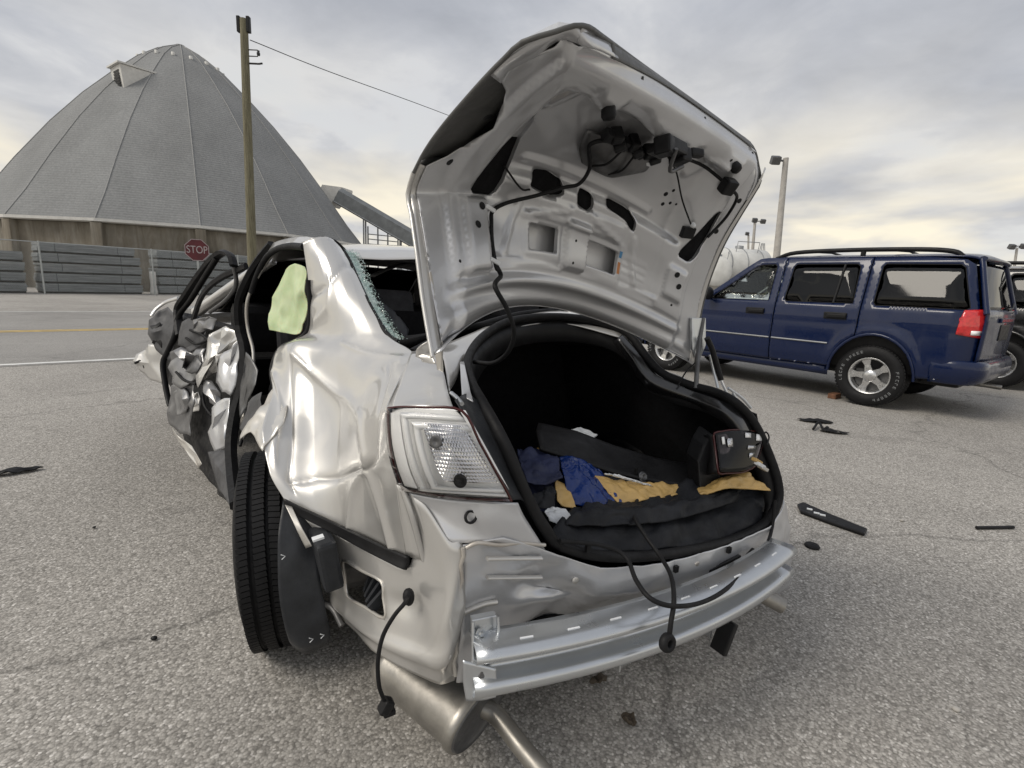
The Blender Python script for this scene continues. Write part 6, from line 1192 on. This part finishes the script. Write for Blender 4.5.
for sd_, (a_, b_, c_, d_), m_, lb in ((1, ((-0.09, 0.56, 0.7829), (-0.0644, 0.54, 0.7791), (-0.0222, 0.5, 0.7688), (-0.053, 0.5, 0.7685)), 'cloth_gold', 'torn beige card scrap on the navy cloth'), (2, ((0.0399, 0.345, 0.7454), (0.0952, 0.335, 0.738), (0.2252, 0.295, 0.6908), (0.1745, 0.305, 0.7055)), 'paper', 'pale plastic strip lying across the gold sheet'), (3, ((0.1848, 0.72, 0.7774), (0.2536, 0.74, 0.779), (0.317, 0.7, 0.7499), (0.263, 0.68, 0.7391)), 'paper', 'pale bracket on top of the dark trunk trim')):
    loose('scrap', cloth([[a_, V(a_).lerp(V(b_), .5), b_], [d_, V(d_).lerp(V(c_), .5), c_]], seed=20+sd_, amp=.006, sc=20), m_, lb, 'scrap', .006)
# long moulded trim with a round boss, and the square end piece
tp = [[(-0.0227, 0.66, 0.8393), (0.1276, 0.62, 0.8064), (0.2627, 0.55, 0.7576), (0.425, 0.47, 0.7119), (0.5569, 0.38, 0.6974)], [(-0.0717, 0.6, 0.8292), (0.0777, 0.555, 0.7904), (0.2191, 0.5, 0.7418), (0.3845, 0.43, 0.6975), (0.503, 0.34, 0.6895)], [(-0.1201, 0.5, 0.7976), (0.0159, 0.455, 0.7534), (0.1459, 0.4, 0.7115), (0.3025, 0.35, 0.6738), (0.4208, 0.27, 0.6676)]]
loose('trunk_trim', MB().gridv(displace(patch(tp, 6, 6, .6), folds(.003, 8, 2))), 'plastic', 'long dark plastic trunk trim panel lying across the load', 'trim panel', .012)
bo = V((0.2577, 0.37, 0.6958)); q = Matrix.Rotation(R(60), 3, 'X')
t_o = bpy.data.objects['trunk_trim']
MB().lathe([(.0, .004), (.006, .004), (.008, .010), (.013, .010), (.014, .0), (.020, .0)], bo, q, 18).build('boss', 'steel_dark', t_o)
b = MB(); b.box(V((0.2346, 0.385, 0.7127)), (.012, .008, .03)); b.build('slot', 'plastic', t_o)
b = MB(); b.box(V((0.4771, 0.33, 0.6441)), (.07, .03, .035), None, .004); b.build('notch_block', 'plastic', t_o)
e_ = MB(); e_.prism([(0.4014, 0.23, 0.6784), (0.4943, 0.22, 0.6798), (0.4996, 0.225, 0.735), (0.4965, 0.265, 0.8562), (0.4789, 0.275, 0.8663), (0.4421, 0.27, 0.8258), (0.4079, 0.26, 0.7724)], (.03, .08, .01)); loose('end_trim', e_, 'plastic', 'dark angular plastic end cover standing beside the loose tail lamp', 'trim panel', 0, .006)
# loose right tail lamp
ll = [[(0.4621, 0.255, 0.8735), (0.5326, 0.245, 0.8815), (0.6212, 0.235, 0.8768), (0.7178, 0.225, 0.8595)], [(0.4573, 0.235, 0.8276), (0.5219, 0.22, 0.8293), (0.5967, 0.21, 0.8286), (0.6842, 0.205, 0.8212)], [(0.4301, 0.19, 0.7565), (0.4921, 0.185, 0.7502), (0.5554, 0.18, 0.7475), (0.6188, 0.18, 0.7587)]]
lg = patch(ll, 6, 6, .2); lo_ = empty('loose_tail_lamp', (0, 0, 0), 0, 'detached dark tail lamp lying in the right end of the trunk', 'lamp'); lo_.matrix_world = CM.copy()
MB().gridv(lg).build('lamp_body', 'plastic', lo_, .05, 0, 1.0 if ((lg[1][0]-lg[0][0]).cross(lg[0][1]-lg[0][0])).y < 0 else -1.0)
cc = [lg[0][k]+Vector((0, -.004, .004)) for k in range(0, 19, 3)]+[lg[k][-1]+Vector((.004, -.004, 0)) for k in range(3, 13, 3)]+[lg[-1][k]+Vector((0, -.004, -.003)) for k in range(15, -1, -3)]+[lg[k][0]+Vector((-.004, -.004, 0)) for k in range(9, 0, -3)]
MB().tube(cc, .004, 6, 2, closed=True).build('lamp_rim', 'red_edge', lo_)
for (r0_, r1_, c0_, c1_, m_) in ((1, 3, 11, 13, 'lamp_white'), (1, 4, 15, 17, 'lamp_white'), (6, 7, 12, 15, 'alloy'), (2, 5, 2, 3, 'lamp_white'), (3, 6, 4, 6, 'reflector'), (8, 9, 13, 15, 'chrome')):
    nL = ((lg[1][0]-lg[0][0]).cross(lg[0][1]-lg[0][0])).normalized(); nL = nL if nL.y < 0 else -nL
    MB().gridv([[lg[i][j]+nL*.0135 for j in range(c0_, c1_+1)] for i in range(r0_, r1_+1)]).build('lamp_highlight', m_, lo_, .002)  # pale patches laid over the lens as painted white reflections
MB().gridv([[p+nL*.010 for p in r] for r in lg]).build('lamp_lens', 'smoke_lens', lo_, .002)
loose('white_wedge', MB().gridv(patch([[(0.6016, 0.43, 0.7218), (0.6306, 0.43, 0.7315)], [(0.6487, 0.43, 0.764), (0.6522, 0.43, 0.7766)]], 4, 4)), 'paper', 'small white plastic wedge behind the dark end cover', 'scrap', .006)

# ------------------------------------------------------------------ debris on the ground
shards_ = None
def ground_thing(name, pts, z, hgt, mat, label, cat):
    b = MB(); b.prism([Vector(p)+Vector((0, 0, z)) for p in pts], (0, 0, hgt)); o = b.build(name, mat, None, 0, min(.006, hgt*.3)); return tag(o, label, cat)
o = ground_thing('trim_strip', [(1.845, 3.052, 0), (1.903, 3.088, 0), (1.977, 2.922, 0), (2.079, 2.738, 0), (2.018, 2.673, 0), (1.913, 2.797, 0), (1.807, 2.947, 0)], .003, .02, 'plastic', 'bent black trim strip lying on the asphalt beside the sedan', 'trim strip')
for px_ in ((1.874, 2.967, 0), (1.886, 2.913, 0), (1.908, 2.888, 0)): MB().box(Vector(px_)+Vector((0, 0, .026)), (.03, .014, .006), Matrix.Rotation(R(-30), 3, 'Z')).build('clip', 'paper', o)
tag(MB().lathe([(.0, .018), (.032, .016), (.038, .008), (.036, .0)], (1.643, 2.53, 0), None, 18).build('rubber_plug', 'rubber'), 'small round black rubber plug on the asphalt near the bumper beam', 'plug')
tag(MB().tube([Vector((2.792, 2.833, 0))+Vector((0, 0, .012)), Vector((3.039, 2.862, 0))+Vector((0, 0, .012))], .010, 8, 3).build('black_rod', 'plastic'), 'thin straight black rod lying alone on the asphalt', 'rod')
def shard(name, c, sx, sy, rz, mat, label, seed):
    c = Vector(c); rnd = random.Random(seed); n = 7; rows = []
    for i in range(6):
        rows.append([c+Matrix.Rotation(rz, 3, 'Z') @ Vector(((i/5-.5)*sx*(1-.5*abs(j/4-.5)), (j/4-.5)*sy*(1-.9*abs(i/5-.5)), .012+.03*rnd.random()*(1-abs(i/5-.5))))for j in range(5)])
    return tag(MB().gridv(patch(rows, 3, 3, .5)).build(name, mat, None, .006, 0, 1), label, 'debris')
shard('broken_trim', (3.275, 5.336, 0), .36, .18, R(-10), 'plastic', 'flat black broken trim piece, the larger of the scraps near the SUV', 1)
shard('broken_trim', (3.22, 4.912, 0), .26, .13, R(-15), 'plastic', 'small black broken trim piece beside a tangled clip near the SUV', 2)
tag(MB().tube([Vector((3.035, 4.955, 0))+Vector((0, 0, .02)), Vector((3.184, 5.125, 0))+Vector((0, 0, .05)), Vector((3.145, 4.971, 0))+Vector((0, 0, .02)), Vector((3.214, 5.018, 0))+Vector((0, 0, .03)), Vector((3.165, 4.904, 0))+Vector((0, 0, .01))], .012, 8, 5).build('wire_clip', 'plastic'), 'tangled black wire clip between two scraps of trim', 'debris')
shard('black_scrap', (-3.148, 3.045, 0), .30, .09, R(40), 'plastic', 'flat black scrap lying on the asphalt left of the sedan', 3)
shard('leaf_litter', (0.333, 1.501, 0), .07, .04, R(20), 'bark', 'small brown clump of leaf litter below the bumper beam', 4)
shard('leaf_litter', (0.404, 1.344, 0), .05, .03, R(-40), 'bark', 'brown leaf scrap on open asphalt beyond the tailpipe', 5)
rnd = random.Random(11)
for k, (x_, y_) in enumerate(((-1.25, 1.62), (-1.02, 2.05), (-.62, .92), (.85, .95), (1.5, 1.45), (1.75, 2.2), (-2.1, 2.4), (2.4, 2.9), (1.05, .72), (-1.6, 1.1))):
    b = MB(); b.sphere((x_, y_, .008), rnd.uniform(.008, .016), 7, (1, rnd.uniform(.6, 1), .6)); tag(b.build('pebble', 'conc_pole' if k % 3 else 'plastic'), 'tiny loose stone chip on the asphalt', 'pebble', 'stone chips on the asphalt')
# broken rear glass still hanging along the left edge, and crumbs on the body
edge = catmull([(-0.5751, 1.38, 1.4373), (-0.5661, 1.3, 1.3891), (-0.5677, 1.17, 1.3205), (-0.5716, 1.03, 1.2518), (-0.5631, 0.92, 1.1891), ((-0.5555, 0.83, 1.1468)), (-0.5373, 0.78, 1.1295)], 30)
rnd = random.Random(5); ws = [.045+.02*noise.noise(Vector((i*.35, 0, 0)))+rnd.uniform(-.008, .008) for i in range(len(edge))]
MB().gridv([[p+Vector((w_*t*(1-.3*i/len(edge)), .012*t, -.010*t+rnd.uniform(-.003, .003))) for t in (0, .25, .5, .75, 1)] for i, (p, w_) in enumerate(zip(edge, ws))], False).build('crazed_glass', 'shard', car, .003)
sh = MB()
for i, p in enumerate(edge):
    for k in range(7):
        c = p+Vector((rnd.uniform(-.005, .06)*(1-.35*i/len(edge)), rnd.uniform(-.012, .012), rnd.uniform(-.010, .010))); r = rnd.uniform(.0018, .0042)
        a, b2, c2 = [Vector((rnd.gauss(0, 1), rnd.gauss(0, 1), rnd.gauss(0, 1))).normalized()*r for _ in range(3)]
        sh.add([c+a, c+b2, c+c2, c-a*.8], [(0, 1, 2), (0, 3, 1), (1, 3, 2), (2, 3, 0)])
kind(sh.build('broken_glass', 'shard', car), 'stuff')
MB().tube(edge, .009, 6).build('glass_channel', 'rubber', car)
